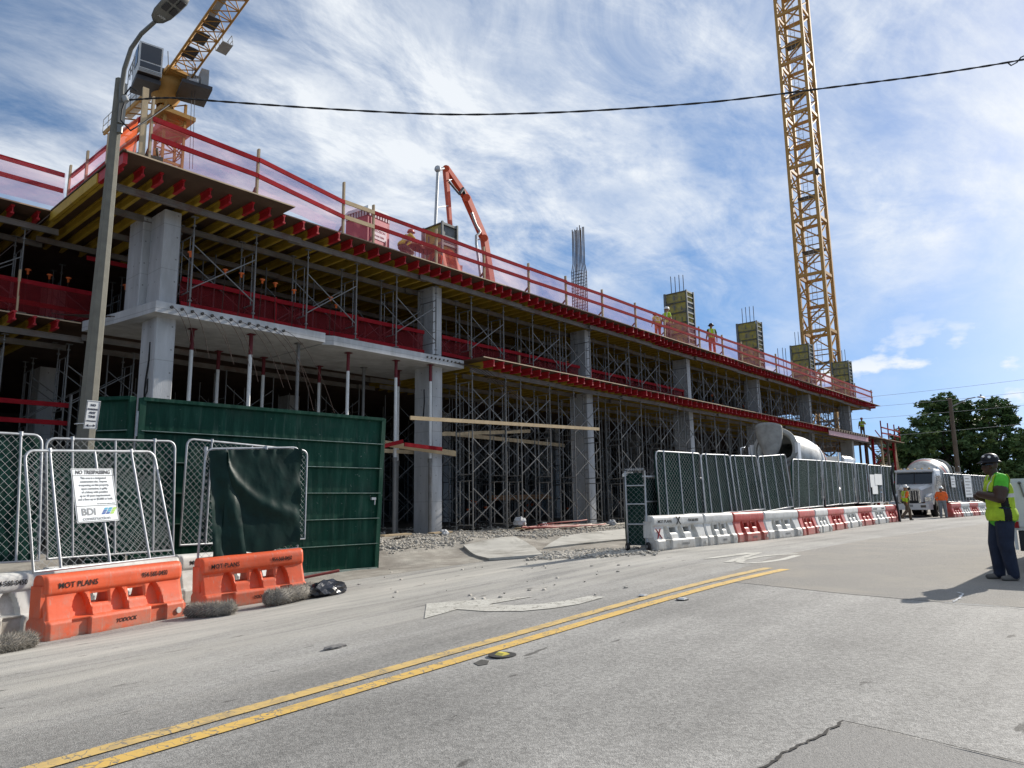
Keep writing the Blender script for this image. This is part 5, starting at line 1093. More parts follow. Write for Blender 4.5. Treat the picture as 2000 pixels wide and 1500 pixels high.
# overhead twisted cable
def cable(name,label,pix,r,loc,strands=2,mat=BLACK,n=14):
    P=[ond(*p) for p in pix]; pts=[]
    for a,b in zip(P,P[1:]): pts+=[a.lerp(b,k/n) for k in range(n)]
    pts.append(P[-1])
    # smooth
    for _ in range(30): pts=[pts[0]]+[(pts[i-1]+pts[i]*2+pts[i+1])/4 for i in range(1,len(pts)-1)]+[pts[-1]]
    t=thing(name,label,'cable',tuple(P[0]))
    for s in range(strands): part('strand',MB().tube([p+Vector((0,r*.7*math.cos(i*1.1+math.pi*s),r*.7*math.sin(i*1.1+math.pi*s))) if strands>1 else p for i,p in enumerate(pts)],r,5),mat,t)
cable('overhead_cable','black twisted cable spanning the street in front of the cranes',[(242,196,13.3),(330,190,13.4),(400,196,13.4),(620,212,13.5),(880,226,13.5),(1130,219,13.5),(1400,200,13.5),(1620,171,13.5),(1800,149,13.5),(1985,120,13.5),(2150,85,13.5),(2600,-60,13.5),(3300,-330,13.5)],.013,None)
single('cable_loop',MB().tube([ond(1968,122,13.5),ond(1975,128,13.5),ond(1986,122,13.5),ond(1994,112,13.5),ond(2010,105,13.5)],.013,5),BLACK,'small slack loop at the right end of the overhead cable','cable',tuple(ond(1968,122,13.5)))
# ------------------------------------------------------------------ litter and small things by the gate
FUR=M('straw_fibre',(.20,.18,.155),.95,var=.35,scale=14,bump=1.,bscale=60,dirt=(.35,.33,.29),dscale=4,dlo=.5,dhi=.75)
FIB=M('loose_straw',(.36,.33,.28),.95,var=.4,scale=20)
def sock(label,pts,r):
    pts=[Vector(p) for p in pts]; t=thing('filter_sock',label,'filter sock',tuple(pts[0])); full=[]
    for a,b in zip(pts,pts[1:]): full+=[a.lerp(b,k/8) for k in range(8)]
    full.append(pts[-1]); n=len(full); rs=[]
    mb=MB(); vs=[]; K=18
    for i,p in enumerate(full):
        u=i/(n-1); e=min(u,1-u); rr=r*min(1,(.25+math.sqrt(max(0,e*6))))
        rr=min(rr,r*(1+.12*math.sin(i*.9))); d=(full[min(i+1,n-1)]-full[max(i-1,0)]).normalized(); s=d.cross(Vector((0,0,1))).normalized()
        for k in range(K):
            th=2*math.pi*k/K; q=rr*(1+random.uniform(-.06,.06)); vs.append(p+s*(q*1.15*math.cos(th))+Vector((0,0,1))*(q*.85*math.sin(th)))
    fs=[(i*K+k,i*K+(k+1)%K,(i+1)*K+(k+1)%K,(i+1)*K+k) for i in range(n-1) for k in range(K)]+[tuple(range(K))[::-1],tuple(range((n-1)*K,n*K))]
    part('roll',MB().add(vs,fs,0,True),FUR,t)
    hb=MB()
    for _ in range(5200):
        i=random.randrange(n-1); k=random.randrange(K); p=Vector(vs[i*K+k]).lerp(Vector(vs[(i+1)*K+(k+1)%K]),random.random()); c=full[i]; o=(p-c).normalized(); tn=Vector((random.uniform(-1,1),random.uniform(-1,1),random.uniform(-1,1)))*.8
        q=p+(o+tn)*random.uniform(.015,.055); w_=o.cross(tn).normalized()*.0026; hb.add([p-w_,p+w_,q],[(0,1,2)])
    part('fibres',hb,FIB,t,kind='stuff')
def gp_(px,py,dz): p=gnd(px,py); return (p.x,p.y,gz(p.x,p.y)+dz)
sock('frayed grey straw roll lying between the two orange barriers',[gp_(362,1206,.1),gp_(410,1205,.1),gp_(462,1199,.1)],.115)
sock('frayed straw roll slumped against the second orange barrier',[gp_(512,1186,.13),gp_(545,1182,.14),gp_(580,1174,.13),gp_(614,1163,.13)],.135)
sock('dark straw roll under the barriers at the left edge',[gp_(-40,1282,.08),gp_(20,1272,.09),gp_(66,1262,.08)],.11)
def bag(label,c,sx,sy,sz,mat,name='plastic_bag',seed=1):
    rnd=random.Random(seed); bm=bmesh.new(); bmesh.ops.create_icosphere(bm,subdivisions=3,radius=1)
    for v in bm.verts:
        p=v.co; k=1+.22*math.sin(5*p.x+seed)*math.sin(6*p.y+2*seed)*math.cos(4*p.z)+rnd.uniform(-.10,.10); v.co=Vector((p.x*k*sx,p.y*k*sy,max(-.55,p.z*k)*sz))
    me=bpy.data.meshes.new(name); bm.to_mesh(me); bm.free(); me.materials.append(mat)
    return obj(name,me,None,label,'rubbish',None,None,c)
BAGM=M('black_plastic_sheet',(.008,.010,.018),.25,var=.2,bump=.4,bscale=14,spec=.7)
o=bag('crumpled black plastic bundle beside the second straw roll',gp_(638,1163,.1),.42,.2,.16,BAGM,seed=3); o.rotation_euler=(0,0,.1)
o=bag('small dark rag on the dirt in front of the gravel',gp_(772,1083,.08),.2,.16,.12,M('dark_rag',(.05,.055,.065),.7,var=.5,scale=9),name='rag',seed=5)
p=gp_(600,1145,.05); q=gp_(668,1138,.12); single('red_plank',MB().bar(Vector(p)+Vector((0,.2,.1)),Vector(q)+Vector((0,.1,.12)),.22,.04),M('dull_red_board',(.22,.05,.045),.8,var=.3,scale=6),'dull red board lying over the black plastic bundle','plank',p)
# reflectors glued to the road
def reflector(px,py,pad,label,col):
    p=gnd(px,py); t=thing('road_reflector',label,'road stud',(p.x,p.y,gz(p.x,p.y)+.007))
    part('pad',MB().cyl((p.x,p.y,gz(p.x,p.y)+.007),(p.x,p.y,gz(p.x,p.y)+.013),pad,20),M('bitumen_pad',(.035,.034,.032),.6),t)
    z=gz(p.x,p.y)+.013; l=.055; part('stud',MB().add([(p.x-l,p.y-.045,z),(p.x+l,p.y-.045,z),(p.x+l,p.y+.045,z),(p.x-l,p.y+.045,z),(p.x-l*.4,p.y-.04,z+.018),(p.x+l*.4,p.y-.04,z+.018),(p.x+l*.4,p.y+.04,z+.018),(p.x-l*.4,p.y+.04,z+.018)],[(4,5,6,7),(0,1,5,4),(1,2,6,5),(2,3,7,6),(3,0,4,7)]),col,t)
reflector(981,1281,.13,'yellow road reflector on a round bitumen pad by the centre line',M('reflector_yellow',(.75,.62,.12),.3))
reflector(1333,1172,.08,'white road reflector right of the yellow lines, farther off',M('reflector_white',(.7,.7,.68),.3)); reflector(1256,1165,.06,'small white reflector left of the yellow lines',M('reflector_white',(.7,.7,.68),.3))
ground_poly('bitumen_stain',[(925,1296),(940,1289),(955,1291),(952,1298),(935,1301)],M('bitumen_stain',(.07,.068,.062),.8,var=.4,scale=40),.005,'dark bitumen patch left of the yellow reflector')
o=bag('flattened scrap of grey litter in the empty lane',gp_(655,1266,.015),.14,.06,.02,M('grey_litter',(.16,.155,.15),.7,var=.4),name='litter',seed=9)
# gravel, rubble and a tangle of red hose in the yard
def gravel():
    base=[]
    for s in range(6):
        bm=bmesh.new(); bmesh.ops.create_icosphere(bm,subdivisions=1,radius=1); rnd=random.Random(s)
        for v in bm.verts: v.co*=rnd.uniform(.7,1.15)
        base.append(([v.co.copy() for v in bm.verts],[[v.index for v in f.verts] for f in bm.faces])); bm.free()
    mb=MB(); rnd=random.Random(5)
    for k in range(7150):
        if k>=7000:
            p=gnd(rnd.uniform(640,1280),1078+rnd.random()**4*95); mb.add([(p.x+.012*v.x*(1+k%3),p.y+.012*v.y*(1+k%3),gz(p.x,p.y)+.008+.009*v.z*(1+k%3)) for v in base[k%6][0]],base[k%6][1]); continue
        if k<5600:
            px=rnd.uniform(742,1262); t=rnd.random()**1.2; py=1086-.075*(px-745)-t*(46-.03*(px-745)) ; p=gnd(px,py)
            if 905<px<1060 and 1064<py<1096: continue
        else:
            px=rnd.uniform(1050,1262); py=1090-.05*(px-1050)+rnd.uniform(-9,4); p=gnd(px,py)
        x,y=p.x+rnd.uniform(-.25,.25),p.y+rnd.uniform(-.4,.4); z=max(yard_z(x,y),gz(x,y)+.004)
        r=rnd.choice((.018,.025,.03,.04,.05))*rnd.uniform(.7,1.3); vs,fs=base[k%6]; a=rnd.uniform(0,6.28); ca,sa=math.cos(a),math.sin(a)
        mb.add([(x+r*(v.x*ca-v.y*sa),y+r*(v.x*sa+v.y*ca),z+r*.75*v.z+r*.3) for v in vs],fs)
    o=obj('gravel',mb.mesh('gravel',M('gravel_stone',(.46,.43,.375),.9,var=.38,scale=9)),None,'loose pale gravel spread in front of the ground-floor shoring','gravel',None,'stuff')
gravel()
HR=M('red_hose',(.34,.09,.075),.6,var=.3); HW=M('pale_hose',(.45,.40,.33),.6)
for k in range(5):
    rnd=random.Random(k+20); cx,cy=21.3+.3*k,17.3+.2*(k%3); pts=[]
    for i in range(30): a=i*.33+k; pts.append((cx+(1.1+.15*k)*math.cos(a)*(1+.1*rnd.random())+.05*i,cy+.45*math.sin(a),.27+.03*rnd.random()+(.18*max(0,math.sin(a*.5+k)) if k==2 else 0)))
    single('hose',MB().tube(pts,.025,6),HW if k==4 else HR,['lowest red hose coil of the heap on the gravel','red hose coil at the left of the heap','red hose coil standing up in a loop','red hose coil at the right of the heap','pale hose coil lying on the red hoses'][k],'hose',pts[0],'hose heap on the gravel')
pts=[gnd(1040,1047),gnd(1100,1043),gnd(1150,1040),gnd(1190,1034),gnd(1250,1029)]; single('hose',MB().tube([(p.x,p.y,max(.2,yard_z(p.x,p.y)+.06)) for p in pts],.022,6),HW,'pale hose snaking over the gravel to the mesh gate','hose',tuple(pts[0]))
rnd=random.Random(3)
for k,(px,py,s,lb) in enumerate(((1016,1020,.22,'grey rock on the mound behind the hoses'),(868,1042,.14,'broken stone beside the foot of the gate column'),(1195,1022,.18,'rock at the foot of the fourth shoring tower'),(1063,1026,.12,'small rock right of the hose heap'))):
    p=ony(px,py,18.0); o=bag(lb,(p.x,18.0,max(.15,p.z)),s*1.2,s,s*.9,CONC,name='rock',seed=k+11); o['category']='rock'
for px0,py0,px1,py1,lb in((842,1046,880,1040,'flat board on the ground right of the gate column'),(1010,1030,1075,1030,'brown pallet board on the gravel under the shoring'),(745,1047,800,1050,'sill board under the gate-side post shores')):
    a_=ony(px0,py0,18.1); b_=ony(px1,py1,18.1); single('ground_board',MB().bar((a_.x,18.1,.24),(b_.x,18.15,.26),.3,.05),WOOD,lb,'plank',tuple(a_))
# ------------------------------------------------------------------ people: one skin grown over tapered limbs, clothing as children
def capsule(mb,p,r,q,s,n=12):
    p=Vector(p); q=Vector(q); d=q-p; L_=d.length
    if L_<1e-5: d=Vector((0,0,1)); L_=1e-5
    prof=[(max(.0005,r*math.cos(t)),r*math.sin(t)) for t in [-math.pi/2+math.pi/2*k/4 for k in range(5)]]+[(max(.0005,s*math.cos(t)),L_+s*math.sin(t)) for t in [math.pi/2*k/4 for k in range(5)]]
    mb.lathe(prof,p,d.normalized(),n)
def ellip(mb,c,rx,ry,rz,n=14):
    vs=[];K=9
    for j in range(K):
        t=-math.pi/2+math.pi*j/(K-1); cr=max(.02,math.cos(t))
        for i in range(n): a=2*math.pi*i/n; vs.append((c[0]+rx*cr*math.cos(a),c[1]+ry*cr*math.sin(a),c[2]+rz*math.sin(t)))
    mb.add(vs,[(j*n+i,j*n+(i+1)%n,(j+1)*n+(i+1)%n,(j+1)*n+i) for j in range(K-1) for i in range(n)]+[tuple(range(n))[::-1],tuple(range((K-1)*n,K*n))])
SKIN_D=M('skin_dark',(.055,.028,.018),.5,var=.1,scale=8); SKIN_M=M('skin_tan',(.28,.14,.085),.55,var=.1,scale=8)
def cloth_mat(n,c,bump=.25): return M(n,c,.85,var=.26,scale=6,bump=bump*2.6,bscale=11)
C_LIME=cloth_mat('lime_vest',(.42,.60,.035)); C_GREEN=cloth_mat('green_tee',(.10,.52,.035)); C_NAVY=cloth_mat('navy_jeans',(.016,.024,.048)); C_OR=cloth_mat('orange_shirt',(.85,.15,.03)); C_KHAKI=cloth_mat('khaki_trousers',(.10,.07,.045)); C_GREYJ=cloth_mat('grey_jeans',(.20,.21,.22)); C_BLACK=cloth_mat('black_cloth',(.012,.012,.014)); C_SILVER=M('reflective_tape',(.62,.60,.58),.4,var=.08); C_SHOE=cloth_mat('dusty_boot',(.16,.15,.135)); C_YEL=cloth_mat('yellow_vest',(.60,.55,.04)); C_ORP=cloth_mat('orange_trousers',(.70,.13,.03))
HAT_D=M('hard_hat_dark',(.012,.013,.018),.5,var=.2,spec=.25); HAT_W=M('hard_hat_white',(.72,.72,.70),.35,var=.05); HAT_O=M('hard_hat_orange',(.55,.10,.04),.4)
def rx(v,a): c,s=math.cos(a),math.sin(a); return Vector((v[0],v[1]*c-v[2]*s,v[1]*s+v[2]*c))
def person(name,label,loc,face,pose,mats,vox=.02,vest=None,hat='cap',hatm=None,scale=1.,fat=1.,shirt_sleeve='short',extras=None,group=None):
    """local frame: +x ahead, +y to the person's left"""
    sk,sh,pa,bo=mats; P=[]   # (kind,data,mat)
    hip=Vector(pose.get('hip',(0,0,.95))); ch=Vector(pose.get('chest',(.0,0,1.30))); nk=Vector(pose.get('neck',(.01,0,1.485))); hd=Vector(pose.get('head',(.035,0,1.625)))
    def cap(p,r,q,s,m): P.append(('c',Vector(p),r,Vector(q),s,m))
    def ell(c,a,b,c2,m): P.append(('e',Vector(c),a,b,c2,m))
    f=fat
    for sg,nm in((1,'l'),(-1,'r')):
        h=hip+Vector((0,sg*.095*f,-.02)); kn=Vector(pose.get('kn_'+nm,(h.x+.02,sg*.11,.50))); an=Vector(pose.get('an_'+nm,(kn.x-.03,sg*.115,.09)))
        bg_=pose.get('baggy',1.); cap(h,.102*f*bg_,kn,.080*f*bg_,pa); cap(kn,.080*f*bg_,an,.070*bg_,pa); cap(an+Vector((0,0,.03)),.05,an+Vector((-.02,0,-.035)),.048,bo)
        tx,ty=pose.get('toe_'+nm,(1,sg*.15)); tl=math.hypot(tx,ty); cap(an+Vector((-.03,0,-.04)),.045,an+Vector((tx/tl*.15,ty/tl*.15,-.052)),.036,bo)
        s_=ch+Vector((-.005,sg*.175*f,.115)); el=Vector(pose['el_'+nm]); wr=Vector(pose['wr_'+nm]); up=pose.get('sleeve',sh)
        am=pose.get('arm',1.); mid=s_.lerp(el,.55); cap(s_,.076*f,mid,.072*f,sh); cap(mid,.056*f*am,el,.048*am,sh if shirt_sleeve=='long' else sk); cap(el,.050*am,wr,.034*am,sh if shirt_sleeve=='long' else sk)
        # hand: palm, four fingers, thumb
        d=(wr-el).normalized(); d=Vector(pose.get('hd_'+nm,d)).normalized(); side=d.cross(Vector(pose.get('pn_'+nm,(0,0,1)))).normalized(); nn=side.cross(d).normalized()
        pm=wr+d*.075; cap(wr+d*.015,.027,pm,.026,sk)
        for k,(o,ln) in enumerate(((-.030,.060),(-.010,.070),(.011,.068),(.031,.054))):
            b=pm+side*o+d*.005; m_=b+d*(ln*.55)-nn*.008; e=m_+d*(ln*.35)-nn*.028; cap(b,.0105,m_,.0095,sk); cap(m_,.0095,e,.008,sk)
        cap(wr+d*.03-side*.02,.014,wr+d*.075-side*.05-nn*.015,.011,sk)
    # trunk
    ell(hip+Vector((0,0,.0)),.125*f,.165*f,.13,pa); cap(hip+Vector((-.01,.055*f,.07)),.115*f,ch+Vector((0,.075*f,-.03)),.125*f,sh); cap(hip+Vector((-.01,-.055*f,.07)),.115*f,ch+Vector((0,-.075*f,-.03)),.125*f,sh)
    hem=pose.get('hem',0)
    if hem: ell(hip+Vector((.0,0,-hem*.35)),.154*f,.217*f,.12+hem*.55,sh)
    cap(hip+Vector((.03*f,0,.1)),.11*f,ch+Vector((.01,0,0)),.12*f,sh); cap(ch+Vector((-.01,.14*f,.11)),.075*f,ch+Vector((-.01,-.14*f,.11)),.075*f,sh); cap(ch+Vector((-.01,.06,.14)),.085,nk+Vector((-.01,0,-.03)),.062,sh)
    cap(nk+Vector((-.01,0,-.05)),.060*min(f,1.1),hd+Vector((-.02,0,-.05)),.058*min(f,1.1),sk)
    ax=Vector(pose.get('look',(1,0,0))).normalized(); ls=Vector((0,0,1)).cross(ax).normalized(); lu=ax.cross(ls)
    ell(hd+lu*.035-ax*.012,.095,.078,.10,sk); cap(hd-lu*.02+ax*.03,.066,hd-lu*.07+ax*.045,.046,sk)   # skull, jaw
    cap(hd+lu*.015+ax*.085,.012,hd-lu*.022+ax*.102,.017,sk); cap(hd-lu*.05+ax*.083-ls*.02,.011,hd-lu*.05+ax*.083+ls*.02,.011,sk)  # nose, lips
    for sg in(1,-1): cap(hd+ls*(sg*.08)-ax*.005-lu*.01,.018,hd+ls*(sg*.085)-ax*.012+lu*.025,.016,sk); cap(hd+ax*.083+ls*sg*.03+lu*.028,.012,hd+ax*.083+ls*sg*.034+lu*.028,.011,sk)
    mb=MB()
    for q in P:
        if q[0]=='c': capsule(mb,q[1],q[2],q[3],q[4])
        else: ellip(mb,q[1],q[2],q[3],q[4])
    me=mb.mesh(name+'_src',sk); o=bpy.data.objects.new(name+'_src',me); COL.objects.link(o)
    rm=o.modifiers.new('r','REMESH'); rm.mode='VOXEL'; rm.voxel_size=vox; smm=o.modifiers.new('s','SMOOTH'); smm.iterations=2 if vox>.015 else 4; smm.factor=.5
    dg=bpy.context.evaluated_depsgraph_get(); dg.update(); body=bpy.data.meshes.new_from_object(o.evaluated_get(dg)); bpy.data.objects.remove(o)
    ml=[sk,sh,pa,bo]; body.materials.clear()
    for m in ml: body.materials.append(m)
    n=len(body.polygons); cen=np.empty(n*3); body.polygons.foreach_get('center',cen); cen=cen.reshape(-1,3); best=np.full(n,1e9); idx=np.zeros(n,int)
    for q in P:
        if q[0]=='c':
            a=np.array(q[1]); b=np.array(q[3]); d=b-a; t=np.clip(((cen-a)@d)/max(1e-9,d@d),0,1); dist=np.linalg.norm(cen-(a+t[:,None]*d),axis=1)-(q[2]+(q[4]-q[2])*t); m=q[5]
        else: v=(cen-np.array(q[1]))/np.array([q[2],q[3],q[4]]); dist=(np.linalg.norm(v,axis=1)-1)*min(q[2],q[3],q[4]); m=q[5]
        k=dist<best; best[k]=dist[k]; idx[k]=ml.index(m)
    body.polygons.foreach_set('material_index',idx); body.polygons.foreach_set('use_smooth',[True]*n); body.update()
    bo_=obj(name,body,None,label,'person',group,None,loc); bo_.rotation_euler=(0,0,face); bo_.scale=(scale,)*3
    # vest: shell grown off the trunk
    if vest:
        vb=MB(); vs=body.vertices; remap={}; nv=[]; nf=[]; nm=[]
        hz=hip.z; ax_l=pose.get('vest_axis')
        for p in body.polygons:
            c=p.center
            if idx[p.index]!=1: continue
            # distance from trunk axis decides what is sleeve
            tt=(c.z-hip.z)/max(.01,(nk.z-hip.z)); axp=hip.lerp(nk,min(1,max(0,tt))); ly=c.y-axp.y
            if (abs(ly)>.185*f and tt>.35) or tt<-.02-hem*1.6 or tt>1.0: continue
            if tt>.86 and c.x-axp.x>.0 and abs(ly)<.07: continue
            ids=[]
            for i in p.vertices:
                if i not in remap:
                    v=vs[i]; remap[i]=len(nv); nv.append(v.co+v.normal*.017)
                ids.append(remap[i])
            nf.append(ids); lx=c.x-axp.x; mi=0
            if .40<tt<.50: mi=1
            elif .09<abs(ly)<.125 and tt>.5: mi=1
            elif -.075<lx-.02<.015 and abs(ly)>.09 and tt<=.40: mi=2
            nm.append(mi)
        vb.v=[tuple(v) for v in nv]; vb.f=[tuple(a) for a in nf]; vb.m=nm; vb.s=[True]*len(nf)
        vo=obj('vest',vb.mesh('vest',[vest,C_SILVER,C_BLACK]),bo_); so=vo.modifiers.new('thick','SOLIDIFY'); so.thickness=.012; so.offset=-1
    if hat:
        c=hd+lu*.075-ax*.012; hm=hatm or HAT_W; mb=MB(); n=20
        dome=[(.118,0.),(.118,.03),(.108,.065),(.085,.095),(.05,.115),(.012,.122)]
        mb.lathe(dome,c,lu,n,ref=ax); ho=obj('hard_hat',mb.mesh('hard_hat',hm),bo_)
        br=MB(); wd=.175 if hat=='brim' else .128
        vs2=[]
        for rr,zz in((.112,.006),(1,0),(1,-.008),(.112,-.004)):
            for k in range(n):
                t=2*math.pi*k/n; r_=rr if rr<.5 else (wd*(1 if hat=='brim' else (1.22 if math.cos(t)>.5 else (.98 if math.cos(t)>-.4 else 1.05))) )
                vs2.append(c+ax*(r_*math.cos(t)*1.08)+ls*(r_*math.sin(t))+lu*(zz-(.012 if rr==1 else 0)))
        br.add(vs2,[(i*n+k,i*n+(k+1)%n,(i+1)*n+(k+1)%n,(i+1)*n+k) for i in range(3) for k in range(n)],0,True); obj('brim',br.mesh('brim',hm),ho)
        if extras=='stickers':
            for a_,h_ in((.6,.075),(2.2,.07),(3.6,.08),(1.4,.06)):
                r_=.1125; p=c+lu*h_+(ax*math.cos(a_)+ls*math.sin(a_))*(r_*math.cos(h_*6)); nn=(p-c).normalized(); obj('sticker',MB().cyl(p-nn*.004,p+nn*.009,.02,10).mesh('sticker',C_SILVER),ho)
    if extras in('stickers','glasses'):
        mb=MB()
        for sg in(1,-1):
            mb.grid(lambda u,v,sg=sg:hd+lu*(.006+.042*v)+ax*(.098-.055*u*u)+ls*(sg*(.012+.062*u)),6,3)
            mb.bar(hd+lu*.032+ax*.045+ls*sg*.077,hd+lu*.028-ax*.02+ls*sg*.09,.006,.008)
        g_=obj('sunglasses',mb.mesh('sunglasses',M('dark_lens',(.008,.008,.01),.12,var=.02)),bo_); s2=g_.modifiers.new('t','SOLIDIFY'); s2.thickness=.006
    return bo_
# the watching worker, arms folded
gx=gnd(1966,1133)
person('person','worker with folded arms in lime vest, green tee and dark helmet',(gx.x,gx.y,gz(gx.x,gx.y)-.002),RAD(112),dict(
  hip=(-.04,0,.97),chest=(-.03,0,1.32),neck=(-.01,0,1.50),head=(.035,0,1.635),look=(1,-.1,-.03),baggy=1.08,arm=1.42,hem=.12,
  kn_l=(-.02,.10,.52),an_l=(-.07,.11,.092),kn_r=(.05,-.10,.52),an_r=(.05,-.10,.092),toe_l=(1,.3),toe_r=(1,-.1),
  el_l=(.03,.29,1.165),wr_l=(.225,.06,1.235),hd_l=(-.5,-1,.0),pn_l=(1,.2,.2),el_r=(.05,-.29,1.165),wr_r=(.245,-.03,1.20),hd_r=(-.7,1,.1),pn_r=(1,0,.2)),
  (SKIN_D,C_GREEN,C_NAVY,C_SHOE),vox=.011,vest=C_LIME,hat='cap',hatm=HAT_D,scale=1.0,fat=1.22,extras='stickers')
arms_dn=dict(el_l=(-.03,.26,1.14),wr_l=(.06,.29,.90),el_r=(-.03,-.26,1.14),wr_r=(.06,-.29,.90))
def at_d(px,py,d): p=ond(px,py,d); return p
p=ond(1773,1013,37.5); person('person','worker in wide white hat and lime vest walking past the truck',(p.x,p.y,.0),RAD(-45),dict(el_l=(-.05,.25,1.14),wr_l=(.12,.24,.93),el_r=(-.12,-.24,1.16),wr_r=(-.12,-.25,.9),kn_l=(.20,.10,.53),an_l=(.22,.1,.09),kn_r=(-.06,-.1,.5),an_r=(-.36,-.1,.17)),(SKIN_M,C_OR,C_KHAKI,C_SHOE),vest=C_LIME,hat='brim',shirt_sleeve='long',scale=1.02)
p=ond(1843,1010,41.0); person('person','worker in orange long-sleeved shirt standing by the far fence',(p.x,p.y,.0),RAD(198),dict(el_l=(-.06,.30,1.17),wr_l=(.04,.24,.98),el_r=(-.06,-.30,1.17),wr_r=(.04,-.24,.98),kn_l=(.02,.13,.5),an_l=(0,.15,.09)),(SKIN_M,C_OR,C_GREYJ,C_SHOE),hat='brim',shirt_sleeve='long',scale=1.0,fat=1.1)
DZ=9.6
def deck_person(px,y,face,pose,mats,label,**k):
    q=ony(px,640,y); return person('person',label,(q.x,y,k.pop('z',DZ)),face,pose,mats,vox=.024,**k)
deck_person(1303,18.6,RAD(-10),dict(arms_dn,el_l=(.02,.28,1.16),wr_l=(.22,.2,1.0),wr_r=(.2,-.2,1.0)),(SKIN_M,C_LIME,C_KHAKI,C_SHOE),'worker in white helmet and lime shirt behind the top deck netting',vest=C_LIME,scale=1.09)
deck_person(1284,18.75,RAD(60),dict(arms_dn,hip=(-.05,0,.9),chest=(.06,0,1.2),neck=(.14,0,1.36),head=(.2,0,1.47)),(SKIN_M,C_YEL,C_ORP,C_SHOE),'stooping worker in yellow vest left of the white helmet',vest=C_YEL,hatm=HAT_D,scale=.95)
deck_person(1389,18.5,RAD(40),dict(arms_dn),(SKIN_M,C_BLACK,C_ORP,C_SHOE),'worker in orange trousers seen from behind on the top deck',vest=C_LIME,hat='brim',hatm=HAT_D,scale=1.08)
deck_person(788,18.9,RAD(-5),dict(hip=(-.1,0,.62),chest=(.12,0,.92),neck=(.2,0,1.06),head=(.28,0,1.17),el_l=(.35,.25,.9),wr_l=(.62,.2,.98),el_r=(.35,-.25,.85),wr_r=(.55,-.2,.8),kn_l=(.25,.14,.42),an_l=(-.05,.14,.09),kn_r=(.25,-.14,.42),an_r=(-.05,-.14,.09)),(SKIN_M,C_YEL,C_KHAKI,C_SHOE),'crouching worker in orange helmet beside the portable toilet',vest=C_YEL,hatm=HAT_O)
q=ony(1685,845,19.0); person('person','worker on the landing at the far end of the lower deck',(q.x,19.0,6.55),RAD(200),dict(arms_dn,el_l=(.05,.3,1.2),wr_l=(.2,.1,1.35)),(SKIN_M,C_LIME,C_KHAKI,C_SHOE),vox=.03,vest=C_LIME,hatm=HAT_O,scale=1.0)
# ------------------------------------------------------------------ concrete mixer trucks (local: nose at +x, ground z=0)
TWH=M('truck_white',(.70,.71,.71),.3,var=.05,dirt=(.5,.49,.46),dscale=1.5,dlo=.6,dhi=.85,spec=.6); TDRUM=M('drum_paint',(.58,.58,.55),.5,var=.14,scale=1.5,dirt=(.33,.32,.29),dscale=2.2,dlo=.46,dhi=.64); TCON=M('mortar_crust',(.34,.34,.32),.9,var=.25,scale=3,bump=.6,bscale=10)
TGLASS=M('windscreen',(.015,.02,.022),.06,var=.3,scale=.8,spec=.9); CHROME=M('chrome',(.55,.56,.57),.18,.9,var=.1); TYRE=M('tyre',(.018,.018,.018),.85,var=.2)
def wheel(t,x,y,r,wd,sg):
    w_=part('wheel',MB().lathe([(.3*r,-wd/2),(.85*r,-wd/2),(r,-wd/2+.04),(r,wd/2-.04),(.85*r,wd/2),(.3*r,wd/2)],(x,y,r),(0,1,0),20),TYRE,t,world=False)
    part('rim',MB().lathe([(0,-wd/2+.06),(.3*r,-wd/2+.05),(.55*r,-wd/2+.02),(.57*r,-wd/2-.005)] if sg<0 else [(0,wd/2-.06),(.3*r,wd/2-.05),(.55*r,wd/2-.02),(.57*r,wd/2+.005)],(x,y,r),(0,1,0),16),CHROME,w_,world=False)
